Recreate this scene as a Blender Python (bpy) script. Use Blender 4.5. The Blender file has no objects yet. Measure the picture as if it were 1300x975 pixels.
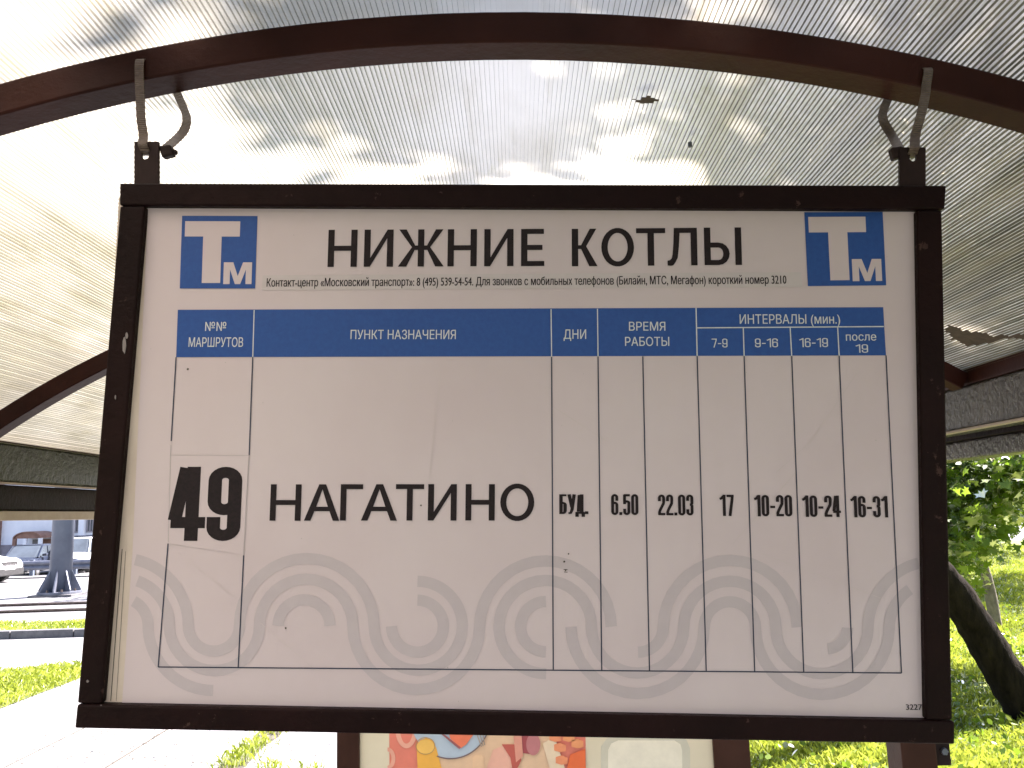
import bpy, math, random
import numpy as np
from mathutils import Vector, Matrix
random.seed(7)
rng = np.random.default_rng(7)
SC = bpy.context.scene
COL = SC.collection
R = math.radians

# ------------------------------------------------------------------ camera
FPX, CX, CY = 1030.0, 650.0, 487.5
CAM = Vector((0, 0, 1.7))
a = Vector((5, -164.5, -FPX)).normalized()                 # world +Y seen in camera space
u0 = Vector((-math.sin(R(1.8)), math.cos(R(1.8)), 0))
u = (u0 - a * u0.dot(a)).normalized()                      # world +Z in camera space
w = a.cross(u)                                             # world +X in camera space
ROT = Matrix((w, a, u))                                    # camera space -> world
cd = bpy.data.cameras.new('camera')
cam = bpy.data.objects.new('camera', cd)
COL.objects.link(cam)
cam.matrix_world = Matrix.Translation(CAM) @ ROT.to_4x4()
cd.sensor_width = 36
cd.lens = FPX / 1300 * 36
cd.clip_start = 0.02
cd.clip_end = 2000
SC.camera = cam

# ------------------------------------------------------------------ light
SUN_AZ, SUN_EL = 60, 50                                    # degrees east of +Y, elevation
world = bpy.data.worlds.new("World")
SC.world = world
world.use_nodes = True
wn = world.node_tree
bg = wn.nodes['Background']
sky = wn.nodes.new('ShaderNodeTexSky')
sky.sky_type = 'NISHITA'
sky.sun_disc = False
sky.sun_elevation = R(SUN_EL)
sky.sun_rotation = R(SUN_AZ)
sky.air_density = 1.3
sky.dust_density = 2.5
wn.links.new(sky.outputs[0], bg.inputs[0])
bg.inputs[1].default_value = 0.06
sd = bpy.data.lights.new('sun', 'SUN')
sd.energy = 5.0
sd.angle = R(0.5)
sd.color = (1.0, 0.95, 0.86)
sun = bpy.data.objects.new('sun', sd)
COL.objects.link(sun)
SDIR = Vector((math.sin(R(SUN_AZ)) * math.cos(R(SUN_EL)), math.cos(R(SUN_AZ)) * math.cos(R(SUN_EL)), math.sin(R(SUN_EL))))
sun.rotation_euler = SDIR.to_track_quat('Z', 'Y').to_euler()
SC.view_settings.view_transform = 'Standard'
SC.view_settings.look = 'None'
SC.view_settings.exposure = 2.6
SC.view_settings.gamma = 1
SC.view_settings.use_white_balance = True
SC.view_settings.white_balance_temperature = 6300
SC.view_settings.white_balance_tint = 22
SC.cycles.max_bounces = 10
SC.cycles.transparent_max_bounces = 12
SC.cycles.sample_clamp_indirect = 6

# ------------------------------------------------------------------ measuring helpers
def ray(px, py):
    return (ROT @ Vector((px - CX, CY - py, -FPX))).normalized()
def on_plane(px, py, p0, n):
    d = ray(px, py)
    return CAM + d * ((p0 - CAM).dot(n) / d.dot(n))
def at_y(px, py, Y): return on_plane(px, py, Vector((0, Y, 0)), Vector((0, 1, 0)))
def at_x(px, py, X): return on_plane(px, py, Vector((X, 0, 0)), Vector((1, 0, 0)))
def ground(px, py, z=0): return on_plane(px, py, Vector((0, 0, z)), Vector((0, 0, 1)))

# ------------------------------------------------------------------ materials
def mat(name, color=(.5, .5, .5), rough=.6, metal=0, spec=.5):
    m = bpy.data.materials.new(name)
    m.use_nodes = True
    b = m.node_tree.nodes['Principled BSDF']
    b.inputs['Base Color'].default_value = (*color, 1)
    b.inputs['Roughness'].default_value = rough
    b.inputs['Metallic'].default_value = metal
    b.inputs['Specular IOR Level'].default_value = spec
    return m, m.node_tree, b
def noise(nt, scale, detail=4, rough=.6, vec=None, stretch=None):
    n = nt.nodes.new('ShaderNodeTexNoise')
    n.inputs['Scale'].default_value = scale
    n.inputs['Detail'].default_value = detail
    n.inputs['Roughness'].default_value = rough
    tc = nt.nodes.new('ShaderNodeTexCoord')
    src = tc.outputs['Object']
    if stretch:
        mp = nt.nodes.new('ShaderNodeMapping')
        mp.inputs['Scale'].default_value = stretch
        nt.links.new(src, mp.inputs[0])
        src = mp.outputs[0]
    nt.links.new(src, n.inputs['Vector'])
    return n.outputs['Fac']
def ramp(nt, fac, stops):
    r = nt.nodes.new('ShaderNodeValToRGB')
    el = r.color_ramp.elements
    while len(el) < len(stops): el.new(.5)
    for e, (p, c) in zip(el, stops):
        e.position = p
        e.color = (*c, 1) if len(c) == 3 else c
    nt.links.new(fac, r.inputs[0])
    return r.outputs[0]
def bump(nt, b, h, strength, dist=.01):
    n = nt.nodes.new('ShaderNodeBump')
    n.inputs['Strength'].default_value = strength
    n.inputs['Distance'].default_value = dist
    nt.links.new(h, n.inputs['Height'])
    nt.links.new(n.outputs[0], b.inputs['Normal'])
def mixc(nt, fac, c1, c2):
    m = nt.nodes.new('ShaderNodeMix')
    m.data_type = 'RGBA'
    nt.links.new(fac, m.inputs[0])
    for i, c in ((6, c1), (7, c2)):
        if hasattr(c, 'links') or not isinstance(c, tuple): nt.links.new(c, m.inputs[i])
        else: m.inputs[i].default_value = (*c, 1)
    return m.outputs[2]

def m_simple(name, c1, c2, scale=20, rough=.6, bs=.2, bd=.002, metal=0, stretch=None, spec=.5, lo=.35, hi=.65):
    m, nt, b = mat(name, c1, rough, metal, spec)
    f = noise(nt, scale, 6, .65, stretch=stretch)
    nt.links.new(ramp(nt, f, [(lo, c1), (hi, c2)]), b.inputs['Base Color'])
    if bs: bump(nt, b, f, bs, bd)
    return m

def m_paint(name, base, worn, scale=30, chip=.72, rough=.42, bs=.25, bd=.001, bscale=60, spec=.1):
    m, nt, b = mat(name, base, rough, 0, spec)
    f = noise(nt, scale, 8, .7)
    f2 = noise(nt, scale * .22, 3, .5)
    tone = ramp(nt, f2, [(.3, tuple(v * .7 for v in base)), (.7, tuple(v * 1.35 for v in base))])
    chipf = ramp(nt, f, [(chip, (0, 0, 0)), (chip + .03, (1, 1, 1))])
    nt.links.new(mixc(nt, chipf, tone, worn), b.inputs['Base Color'])
    f3 = noise(nt, bscale, 5, .6)
    bump(nt, b, f3, bs, bd)
    return m

M = {}
M['frame'] = m_paint('brown_enamel', (.011, .0035, .0035), (.055, .030, .026), 42, .64, .5, .9, .002, 80)
M['rib'] = m_paint('rib_brown_enamel', (.036, .011, .008), (.10, .05, .038), 25, .76, .42, .5, .002, 70)
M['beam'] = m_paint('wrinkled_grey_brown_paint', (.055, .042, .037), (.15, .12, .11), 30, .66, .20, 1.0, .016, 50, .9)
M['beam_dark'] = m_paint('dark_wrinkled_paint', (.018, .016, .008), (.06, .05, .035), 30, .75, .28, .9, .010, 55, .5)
M['trim'] = m_simple('beige_trim', (.34, .25, .20), (.42, .33, .27), 14, .6, .4, .004)
M['post'] = m_paint('post_brown_enamel', (.05, .022, .016), (.12, .08, .06), 22, .77, .45, .4, .002, 60)
M['lug'] = m_paint('lug_enamel', (.028, .017, .017), (.08, .055, .05), 60, .72, .5, .4, .001, 150)
M['backing'] = m_simple('cream_backing', (.60, .50, .43), (.68, .58, .50), 9, .5, .15, .001)
M['ink'] = m_simple('black_ink', (.012, .008, .010), (.022, .013, .016), 240, .6, .0, spec=.2)
M['ink2'] = m_simple('fine_ink', (.012, .02, .05), (.022, .03, .07), 200, .6, 0)
M['blue'] = m_simple('blue_ink', (.003, .056, .27), (.006, .070, .31), 160, .5, 0)
M['white_ink'] = m_simple('white_print', (.58, .60, .64), (.64, .66, .70), 200, .5, 0)
M['label'] = m_simple('sticker_paper', (.56, .495, .515), (.59, .52, .54), 50, .5, 0)
M['wave'] = m_simple('grey_watermark', (.495, .425, .46), (.52, .45, .482), 35, .52, 0)
# printed sheet with faint scratches, smudges and tiny specks
m, nt, b = mat('printed_sheet', (.64, .6, .58), .42, 0, .35)
f1 = noise(nt, 3.2, 5, .6)
c = ramp(nt, f1, [(.35, (.60, .50, .53)), (.65, (.635, .545, .575))])
f2 = noise(nt, 160, 2, .5)
sp = ramp(nt, f2, [(.79, (0, 0, 0)), (.80, (1, 1, 1))])
c = mixc(nt, sp, c, (.42, .38, .37))
f4 = noise(nt, 8, 6, .7, stretch=(1, .3, 7))
sc_ = ramp(nt, f4, [(.70, (0, 0, 0)), (.78, (.35, .35, .35))])
c = mixc(nt, sc_, c, (.52, .48, .47))
nt.links.new(c, b.inputs['Base Color'])
f3 = noise(nt, 700, 2, .5)
bump(nt, b, f3, .12, .0004)
M['sheet'] = m
M['tie'] = m_simple('yellowed_nylon', (.085, .054, .038), (.15, .105, .08), 90, .4, .3, .001)
bt = M['tie'].node_tree
wv = bt.nodes.new('ShaderNodeTexWave'); wv.bands_direction = 'Z'; wv.inputs['Scale'].default_value = 110
tcc = bt.nodes.new('ShaderNodeTexCoord'); bt.links.new(tcc.outputs['Object'], wv.inputs['Vector'])
bump(bt, bt.nodes['Principled BSDF'], wv.outputs['Fac'], .6, .002)

def m_translucent(name, cols, scale, transl, transp, gloss=.06, rough=.25, stretch=None, tr_tint=(1, 1, 1), lo=.35, hi=.65, grime=None):
    return _translucent(name, cols, scale, transl, transp, gloss, rough, stretch, tr_tint, lo, hi, grime)
def _translucent(name, cols, scale, transl, transp, gloss=.06, rough=.25, stretch=None, tr_tint=(1, 1, 1), lo=.35, hi=.65, grime=None):
    m = bpy.data.materials.new(name); m.use_nodes = True
    nt = m.node_tree; nt.nodes.clear()
    out = nt.nodes.new('ShaderNodeOutputMaterial')
    f = noise(nt, scale, 6, .65, stretch=stretch)
    c = ramp(nt, f, [(lo, cols[0]), (hi, cols[1])])
    if grime:
        g = ramp(nt, noise(nt, grime[0], 5, .55, stretch=grime[1]), [(grime[2], (.62, .60, .54)), (grime[3], (1, 1, 1))])
        mg = nt.nodes.new('ShaderNodeMix'); mg.data_type = 'RGBA'; mg.blend_type = 'MULTIPLY'; mg.inputs[0].default_value = 1
        nt.links.new(c, mg.inputs[6]); nt.links.new(g, mg.inputs[7]); c = mg.outputs[2]
    tl = nt.nodes.new('ShaderNodeBsdfTranslucent'); nt.links.new(c, tl.inputs[0])
    df = nt.nodes.new('ShaderNodeBsdfDiffuse'); nt.links.new(c, df.inputs[0])
    mx = nt.nodes.new('ShaderNodeMixShader'); mx.inputs[0].default_value = transl
    nt.links.new(df.outputs[0], mx.inputs[1]); nt.links.new(tl.outputs[0], mx.inputs[2])
    last = mx.outputs[0]
    if transp:
        tp = nt.nodes.new('ShaderNodeBsdfTransparent'); tp.inputs[0].default_value = (*tr_tint, 1)
        m2 = nt.nodes.new('ShaderNodeMixShader'); m2.inputs[0].default_value = transp
        nt.links.new(last, m2.inputs[1]); nt.links.new(tp.outputs[0], m2.inputs[2]); last = m2.outputs[0]
    gl = nt.nodes.new('ShaderNodeBsdfGlossy'); gl.inputs['Roughness'].default_value = rough
    fr = nt.nodes.new('ShaderNodeFresnel'); fr.inputs[0].default_value = 1.4
    mu = nt.nodes.new('ShaderNodeMath'); mu.operation = 'MULTIPLY'; mu.inputs[1].default_value = gloss * 10
    nt.links.new(fr.outputs[0], mu.inputs[0])
    m3 = nt.nodes.new('ShaderNodeMixShader'); nt.links.new(mu.outputs[0], m3.inputs[0])
    nt.links.new(last, m3.inputs[1]); nt.links.new(gl.outputs[0], m3.inputs[2])
    nt.links.new(m3.outputs[0], out.inputs[0])
    return m
M['poly'] = m_translucent('weathered_polycarbonate', ((.54, .49, .33), (.95, .91, .76)), 4.5, .95, .14, .05, .3, stretch=(5, .5, 5), tr_tint=(.97, .90, .66), lo=.25, hi=.48, grime=(2.0, (1.8, .8, 1.8), .38, .58))
M['web'] = m_translucent('polycarbonate_flute_wall', ((.10, .09, .05), (.34, .30, .20)), 30, .45, .03, .05, .3, stretch=(1, .12, 1))
M['leaf'] = m_translucent('maple_leaf_green', ((.085, .16, .010), (.22, .33, .022)), 1.7, .6, 0, .09, .34)
M['leaf_dark'] = m_translucent('dark_leaf_green', ((.045, .085, .010), (.10, .15, .016)), 1.2, .5, 0, .06, .4)
M['grass'] = m_translucent('grass_blade_green', ((.19, .25, .018), (.42, .48, .06)), 1.3, .4, 0, .04, .5)
M['dryleaf'] = m_simple('dry_leaf_brown', (.04, .024, .014), (.08, .05, .03), 60, .7, .3)
M['bark'] = m_simple('grey_bark', (.006, .0045, .003), (.021, .016, .011), 16, .95, 1, .03, stretch=(1, 1, .3), spec=.1)
M['bark_pale'] = m_simple('pale_bark', (.10, .085, .06), (.2, .17, .13), 22, .8, .8, .02, stretch=(1, 1, .4))
M['asphalt'] = m_simple('dusty_pale_asphalt', (.16, .16, .16), (.23, .23, .225), 5, .9, .5, .004)
M['path'] = m_simple('worn_concrete_path', (.15, .145, .135), (.25, .245, .235), 9, .9, .4, .004)
M['edging'] = m_simple('concrete_edging', (.24, .235, .22), (.32, .31, .30), 9, .85, .4, .003)
M['soil'] = m_simple('lawn_soil', (.09, .12, .02), (.17, .2, .04), 2.2, .95, .8, .02)
M['joint'] = m_simple('dirt_joint', (.05, .045, .035), (.10, .09, .07), 30, .95, .4)
M['kerb'] = m_simple('kerb_concrete', (.085, .085, .09), (.14, .14, .14), 7, .9, .4, .004)
M['rail'] = m_simple('steel_rail', (.10, .08, .07), (.2, .16, .14), 12, .45, .3, .002, metal=.7)
M['galv'] = m_simple('grey_pole_paint', (.085, .105, .15), (.11, .135, .185), 3, .5, .15, .003)
M['galv2'] = m_simple('galvanised_steel', (.10, .11, .14), (.15, .165, .2), 4, .5, .2, .003, metal=.3)
M['wall'] = m_simple('pale_render', (.66, .69, .74), (.74, .77, .80), 1.2, .9, .2, .004)
M['plinth'] = m_simple('grey_plinth', (.22, .20, .22), (.29, .27, .29), 2.5, .9, .3, .004)
M['brick'] = m_simple('brown_awning', (.17, .09, .065), (.25, .14, .10), 3, .7, .3, .004)
M['glass'] = m_simple('window_glass', (.05, .06, .07), (.08, .10, .12), .8, .12, 0)
M['white'] = m_simple('white_car_paint', (.72, .73, .74), (.76, .77, .78), 2, .28, 0)
M['dark'] = m_simple('dark_car_paint', (.015, .02, .035), (.02, .027, .045), 2, .22, 0)
M['silver'] = m_simple('silver_car_paint', (.35, .37, .40), (.40, .42, .45), 2, .25, 0, metal=.4)
M['tyre'] = m_simple('tyre_rubber', (.02, .02, .02), (.035, .035, .035), 12, .8, .2)
M['rim'] = m_simple('wheel_alloy', (.35, .36, .38), (.45, .46, .48), 9, .35, 0, metal=.7)
M['lamp'] = m_simple('lamp_lens', (.6, .62, .65), (.75, .76, .78), 9, .1, 0)
M['plate'] = m_simple('number_plate', (.7, .7, .7), (.76, .76, .76), 9, .4, 0)
M['poster'] = m_simple('poster_paper', (.74, .66, .50), (.80, .71, .55), 6, .35, 0)
def flat(name, c, v=.12): return m_simple(name, c, tuple(min(1, x * (1 + v)) for x in c), 18, .4, 0)

# ------------------------------------------------------------------ mesh helpers
ORG = Vector((0, 0, 0))
class MB:
    def __init__(s): s.v = []; s.f = []
    def quad(s, a, b, c, d):
        k = len(s.v); s.v += [Vector(a), Vector(b), Vector(c), Vector(d)]; s.f.append((k, k + 1, k + 2, k + 3))
    def poly(s, pts):
        k = len(s.v); s.v += [Vector(p) for p in pts]; s.f.append(tuple(range(k, k + len(pts))))
    def hexa(s, p):      # 8 corners: bottom 4 ccw, top 4 ccw
        k = len(s.v); s.v += [Vector(q) for q in p]
        for f in ((0, 3, 2, 1), (4, 5, 6, 7), (0, 1, 5, 4), (1, 2, 6, 5), (2, 3, 7, 6), (3, 0, 4, 7)):
            s.f.append(tuple(k + i for i in f))
    def box(s, x0, x1, y0, y1, z0, z1):
        s.hexa([(x0, y0, z0), (x1, y0, z0), (x1, y1, z0), (x0, y1, z0), (x0, y0, z1), (x1, y0, z1), (x1, y1, z1), (x0, y1, z1)])
    def prism(s, pts, off):   # polygon extruded by vector
        off = Vector(off); k = len(s.v); n = len(pts)
        s.v += [Vector(p) for p in pts] + [Vector(p) + off for p in pts]
        s.f.append(tuple(range(k, k + n))); s.f.append(tuple(range(k + 2 * n - 1, k + n - 1, -1)))
        for i in range(n):
            j = (i + 1) % n
            s.f.append((k + i, k + n + i, k + n + j, k + j))
    def tube(s, path, radii, seg=12, wob=0, cap=True):
        k0 = len(s.v); prev = None
        path = [Vector(p) for p in path]
        for i, p in enumerate(path):
            t = (path[min(i + 1, len(path) - 1)] - path[max(i - 1, 0)]).normalized()
            ref = prev if prev is not None else (Vector((1, 0, 0)) if abs(t.x) < .8 else Vector((0, 1, 0)))
            n = (ref - t * ref.dot(t)).normalized(); prev = n; bb = t.cross(n)
            for j in range(seg):
                an = 2 * math.pi * j / seg
                r = radii[i] * (1 + (random.uniform(-wob, wob) if wob else 0))
                s.v.append(p + n * math.cos(an) * r + bb * math.sin(an) * r)
        for i in range(len(path) - 1):
            for j in range(seg):
                q = (j + 1) % seg
                s.f.append((k0 + i * seg + j, k0 + i * seg + q, k0 + (i + 1) * seg + q, k0 + (i + 1) * seg + j))
        if cap:
            s.f.append(tuple(k0 + j for j in range(seg))[::-1])
            e = k0 + (len(path) - 1) * seg
            s.f.append(tuple(e + j for j in range(seg)))
    def sweep(s, rings, closed=False):   # list of equal-length rings
        k0 = len(s.v); n = len(rings[0])
        for r in rings: s.v += [Vector(p) for p in r]
        for i in range(len(rings) - 1):
            for j in range(n):
                q = (j + 1) % n
                s.f.append((k0 + i * n + j, k0 + i * n + q, k0 + (i + 1) * n + q, k0 + (i + 1) * n + j))
        s.f.append(tuple(k0 + j for j in range(n))[::-1])
        e = k0 + (len(rings) - 1) * n
        s.f.append(tuple(e + j for j in range(n)))
    def build(s, name, m, parent=None, bevel=0, smooth=False, normals=True):
        me = bpy.data.meshes.new(name)
        me.from_pydata([tuple(v - ORG) for v in s.v], [], s.f)
        if normals:
            import bmesh
            bm = bmesh.new(); bm.from_mesh(me); bmesh.ops.recalc_face_normals(bm, faces=bm.faces); bm.to_mesh(me); bm.free()
        me.materials.append(m)
        o = bpy.data.objects.new(name, me); COL.objects.link(o)
        if parent: o.parent = parent
        else: o.location = ORG
        if bevel:
            bv = o.modifiers.new('bevel', 'BEVEL'); bv.width = bevel; bv.segments = 2; bv.limit_method = 'ANGLE'
        if smooth:
            for p in me.polygons: p.use_smooth = True
        return o
def thing(name, label, cat, loc=(0, 0, 0), group=None):
    global ORG
    o = bpy.data.objects.new(name, None); COL.objects.link(o)
    o.empty_display_size = .1
    o.location = loc; ORG = Vector(loc)
    tag(o, label, cat, group)
    return o
def tag(o, label, cat, group=None, kind=None):
    if label: o['label'] = label
    if cat: o['category'] = cat
    if group: o['group'] = group
    if kind: o['kind'] = kind
    return o
def done():
    global ORG
    ORG = Vector((0, 0, 0))
def struct(o): o['kind'] = 'structure'; return o
def stuff(o): o['kind'] = 'stuff'; return o
def quick(name, verts, faces, m, parent=None):
    me = bpy.data.meshes.new(name)
    nv = len(verts); fl = faces.shape[1]; nf = len(faces)
    me.vertices.add(nv); me.vertices.foreach_set('co', (verts - np.array(ORG)).astype(np.float32).ravel())
    me.loops.add(nf * fl); me.loops.foreach_set('vertex_index', faces.astype(np.int32).ravel())
    me.polygons.add(nf); me.polygons.foreach_set('loop_start', np.arange(0, nf * fl, fl, dtype=np.int32))
    me.update(calc_edges=True); me.validate()
    me.materials.append(m)
    o = bpy.data.objects.new(name, me); COL.objects.link(o)
    if parent: o.parent = parent
    else: o.location = ORG
    return o

# ================================================================== SHELTER
YR = 1.06                                    # distance of the rib in front
P1, P2, P3 = at_y(0, 105, YR), at_y(650, 14, YR), at_y(1300, 102, YR)
def circle3(p, q, r):
    A = np.array([[q.x - p.x, q.z - p.z], [r.x - p.x, r.z - p.z]])
    bb = .5 * np.array([q.x ** 2 + q.z ** 2 - p.x ** 2 - p.z ** 2, r.x ** 2 + r.z ** 2 - p.x ** 2 - p.z ** 2])
    c = np.linalg.solve(A, bb)
    return c[0], c[1], math.hypot(p.x - c[0], p.z - c[1])
CCX, CCZ, CR = circle3(P1, P2, P3)
YF = 2.17
XL, XR = -1.50, 1.24
angL = math.acos((XL - CCX) / CR); angR = math.acos((XR - CCX) / CR)
def arc(ang, rad, y): return Vector((CCX + rad * math.cos(ang), y, CCZ + rad * math.sin(ang)))
Y0, Y1 = -1.6, 3.42
shelter = thing('bus_shelter', 'brown steel bus shelter with an arched ribbed translucent roof above the hanging route sign', 'shelter', (0, 1, 0))
# ribs: square tube, 47 x 50 mm
for yr in (-.05, YR, YF, 3.28):
    mb = MB(); rings = []
    N = 48
    for i in range(N + 1):
        an = angR + (angL - angR) * i / N
        rings.append([arc(an, CR - .047, yr), arc(an, CR - .047, yr + .05), arc(an, CR, yr + .05), arc(an, CR, yr)])
    mb.sweep(rings)
    mb.build('rib', M['rib'], shelter, bevel=.003)
# corrugated sheet: curved panels joined by a seam
ang_seam_p = None
def roof_hit(px, py, rad=None):
    rad = rad or CR
    d = ray(px, py); ox, oz = CAM.x - CCX, CAM.z - CCZ
    A = d.x ** 2 + d.z ** 2; B = 2 * (ox * d.x + oz * d.z); C = ox * ox + oz * oz - rad * rad
    t = (-B + math.sqrt(B * B - 4 * A * C)) / (2 * A)
    return CAM + d * t
sp_ = roof_hit(880, 182)
ang_s = math.atan2(sp_.z - CCZ, sp_.x - CCX)
def panel(a0, a1, pm='poly'):
    mb = MB(); n = max(8, int(abs(a1 - a0) * CR / .03)); k = 0
    for i in range(n + 1):
        an = a0 + (a1 - a0) * i / n
        mb.v += [arc(an, CR + .012, Y0), arc(an, CR + .012, Y1)]
    for i in range(n): mb.f.append((2 * i, 2 * i + 1, 2 * i + 3, 2 * i + 2))
    return mb.build('roof_panel', M[pm], shelter, smooth=True)
pa = panel(angR - .02, ang_s)
pb = panel(ang_s, angL + .02)
def webs(a0, a1, par):
    pitch = .0076 / CR
    n = int((a1 - a0) / pitch); vs = []; fs = []
    for i in range(n):
        an = a0 + (i + .5) * (a1 - a0) / n + random.uniform(-1, 1) * pitch * .08
        k = len(vs)
        ys = [Y0, YR - .5, YR, YR + .5, YF, Y1]
        for y in ys:
            vs += [arc(an, CR + .0050, y), arc(an, CR + .0118, y)]
        for j in range(len(ys) - 1): fs.append((k + 2 * j, k + 2 * j + 1, k + 2 * j + 3, k + 2 * j + 2))
    stuff(quick('flute_wall', np.array(vs), np.array(fs), M['web'], par))
webs(angR - .02, ang_s, pa)
webs(ang_s, angL + .02, pb)
# screw in the seam
q = roof_hit(876, 183, CR)
mb = MB(); mb.tube([q + Vector((0, 0, -.006)), q + Vector((0, 0, .004))], [.004, .004], 10)
mb.build('screw', M['galv2'], shelter, bevel=.001)
# eaves beams, right
zt = at_x(1300, 454, XR).z; z1 = at_x(1300, 469, XR).z; z2 = at_x(1300, 529, XR).z
mb = MB(); mb.box(XR - .004, XR + .05, Y0, Y1, z1 + .002, zt + .03); mb.build('edge_rail', M['rib'], shelter, bevel=.003)
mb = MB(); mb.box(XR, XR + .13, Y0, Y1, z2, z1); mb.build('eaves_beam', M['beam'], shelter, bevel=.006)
mb = MB(); mb.box(XR - .006, XR + .02, Y0, Y1, z2 - .008, z2 - .001); mb.build('beam_lip', M['trim'], shelter, bevel=.002)
XB = XR + .16
z3 = at_x(1300, 552, XB).z; z4 = at_x(1300, 573, XB).z
mb = MB(); mb.box(XB, XB + .10, Y0, Y1, z4, z3 + .01); mb.build('lower_beam', M['beam'], shelter, bevel=.006)
mb = MB(); mb.box(XR + .131, XB + .08, Y0, Y1, z3 + .011, z2 + .03); mb.build('soffit_board', M['frame'], shelter)
# eaves beams, left
zt = at_x(0, 555, XL).z; z1 = at_x(0, 562, XL).z; z2 = at_x(0, 611, XL).z
mb = MB(); mb.box(XL - .05, XL + .004, Y0, Y1, z1 + .002, zt + .03); mb.build('edge_rail', M['rib'], shelter, bevel=.003)
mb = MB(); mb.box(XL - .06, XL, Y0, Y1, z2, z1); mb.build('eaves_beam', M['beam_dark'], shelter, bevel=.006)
mb = MB(); mb.box(XL - .03, XL + .005, Y0, Y1, z2 - .006, z2 - .001); mb.build('beam_lip', M['trim'], shelter, bevel=.002)
XA = XL - .045
z3 = at_x(0, 615, XA).z; z4 = at_x(0, 648, XA).z; z5 = at_x(0, 661, XA).z
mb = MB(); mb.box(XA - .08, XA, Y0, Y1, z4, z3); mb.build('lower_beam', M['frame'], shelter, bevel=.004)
mb = MB(); mb.box(XA - .05, XA + .008, Y0, Y1, z5, z4 - .002); mb.build('trim_board', M['trim'], shelter, bevel=.002)
# posts
zb = at_x(1300, 529, XR).z
mb = MB()
xp0 = at_y(1145, 960, 2.4).x; xp1 = at_y(1190, 960, 2.4).x
mb.box(xp0, xp1, 2.4, 2.5, 0, zb - .009); mb.build('post', M['post'], shelter, bevel=.004)
mb = MB(); mb.box(XR + .01, XR + .10, -.9, -.8, 0, zb - .009); mb.build('post', M['post'], shelter, bevel=.004)
for yy in (-.9, 2.0):
    mb = MB(); mb.box(XA - .09, XA + .0, yy, yy + .1, 0, z5 - .002); mb.build('post', M['post'], shelter, bevel=.004)
# a bracket with a bolt on the post
bq = at_y(1199, 952, 2.44)
mb = MB(); mb.box(xp1, bq.x + .012, 2.43, 2.46, bq.z - .04, bq.z + .03)
br = mb.build('bracket', M['lug'], shelter, bevel=.004)
mb = MB(); mb.tube([bq + Vector((-.008, -.02, .0)), bq + Vector((-.008, .005, .0))], [.010, .010], 6); mb.build('bolt', M['galv2'], br, bevel=.001)
done()

# dirt gathered in the flutes: one strip per flute, so its outline is stepped
def flute_stain(pts, par, ragged):
    q = [roof_hit(*p, CR + .001) for p in pts]
    poly = [(math.atan2(p.z - CCZ, p.x - CCX), p.y) for p in q]
    pitch = .0076 / CR; a0 = min(p[0] for p in poly); a1 = max(p[0] for p in poly)
    mb = MB(); an = a0 + pitch * .5
    while an < a1:
        ys_ = []
        for i in range(len(poly)):
            (aa, ya), (ab, yb2) = poly[i - 1], poly[i]
            if (aa > an) != (ab > an): ys_.append(ya + (yb2 - ya) * (an - aa) / (ab - aa))
        ys_.sort()
        for k in range(0, len(ys_) - 1, 2):
            r_ = lambda: random.uniform(-ragged, ragged)
            y0_, y1_ = ys_[k] + r_(), ys_[k + 1] + r_()
            if y1_ > y0_: mb.quad(arc(an - pitch * .5, CR + .0008, y0_), arc(an + pitch * .5, CR + .0008, y0_), arc(an + pitch * .5, CR + .0008, y1_), arc(an - pitch * .5, CR + .0008, y1_))
        an += pitch
    return stuff(mb.build('flute_dirt', M['dryleaf'], par))
ORG = Vector(shelter.location)
flute_stain([(1196, 418), (1204, 412), (1218, 417), (1240, 421), (1262, 426), (1290, 425), (1318, 424), (1300, 430), (1268, 431), (1252, 436), (1236, 439), (1220, 437), (1206, 428)], pa, .012)
flute_stain([(803, 124), (812, 127), (820, 123), (832, 125), (836, 129), (826, 133), (815, 131), (808, 128)], pb if False else pa, .006)
ORG = Vector((0, 0, 0))

# ================================================================== ROUTE SIGN
Rn = np.array([[.99977, -.01176, .01782], [.00993, .99498, .09954], [-.0189, -.09934, .99487]])
def cv(v): return ROT @ Vector((v[0], -v[1], -v[2]))
SP = CAM + cv((.0101, .0877, 1.0577)); SN = cv(Rn[:, 2]).normalized()     # SN points away from the viewer
def B(px, py, off=0.0):
    p = on_plane(px, py, SP, SN)
    return p - SN * off
sign = thing('route_sign', 'white tram route board with blue table header in a dark brown hanging frame', 'sign', tuple(B(650, 937)))
def bar(name, q, front=.010, back=-.022, bev=.0025, m='frame'):
    mb = MB(); mb.hexa([B(*p, back) for p in q] + [B(*p, front) for p in q]); return mb.build(name, M[m], sign, bevel=bev)
bar('frame_bar', [(157, 236), (1196, 239), (1194, 269), (157, 264)], .012)
bar('frame_bar', [(101, 921), (1206, 941), (1206, 912), (104, 891)], .012)
bar('frame_bar', [(157, 264.6), (188, 264.6), (134, 891), (103.5, 890)], .0105)
bar('frame_bar', [(1160, 269.6), (1191, 269.6), (1204, 911), (1171, 911)], .0105)
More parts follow.
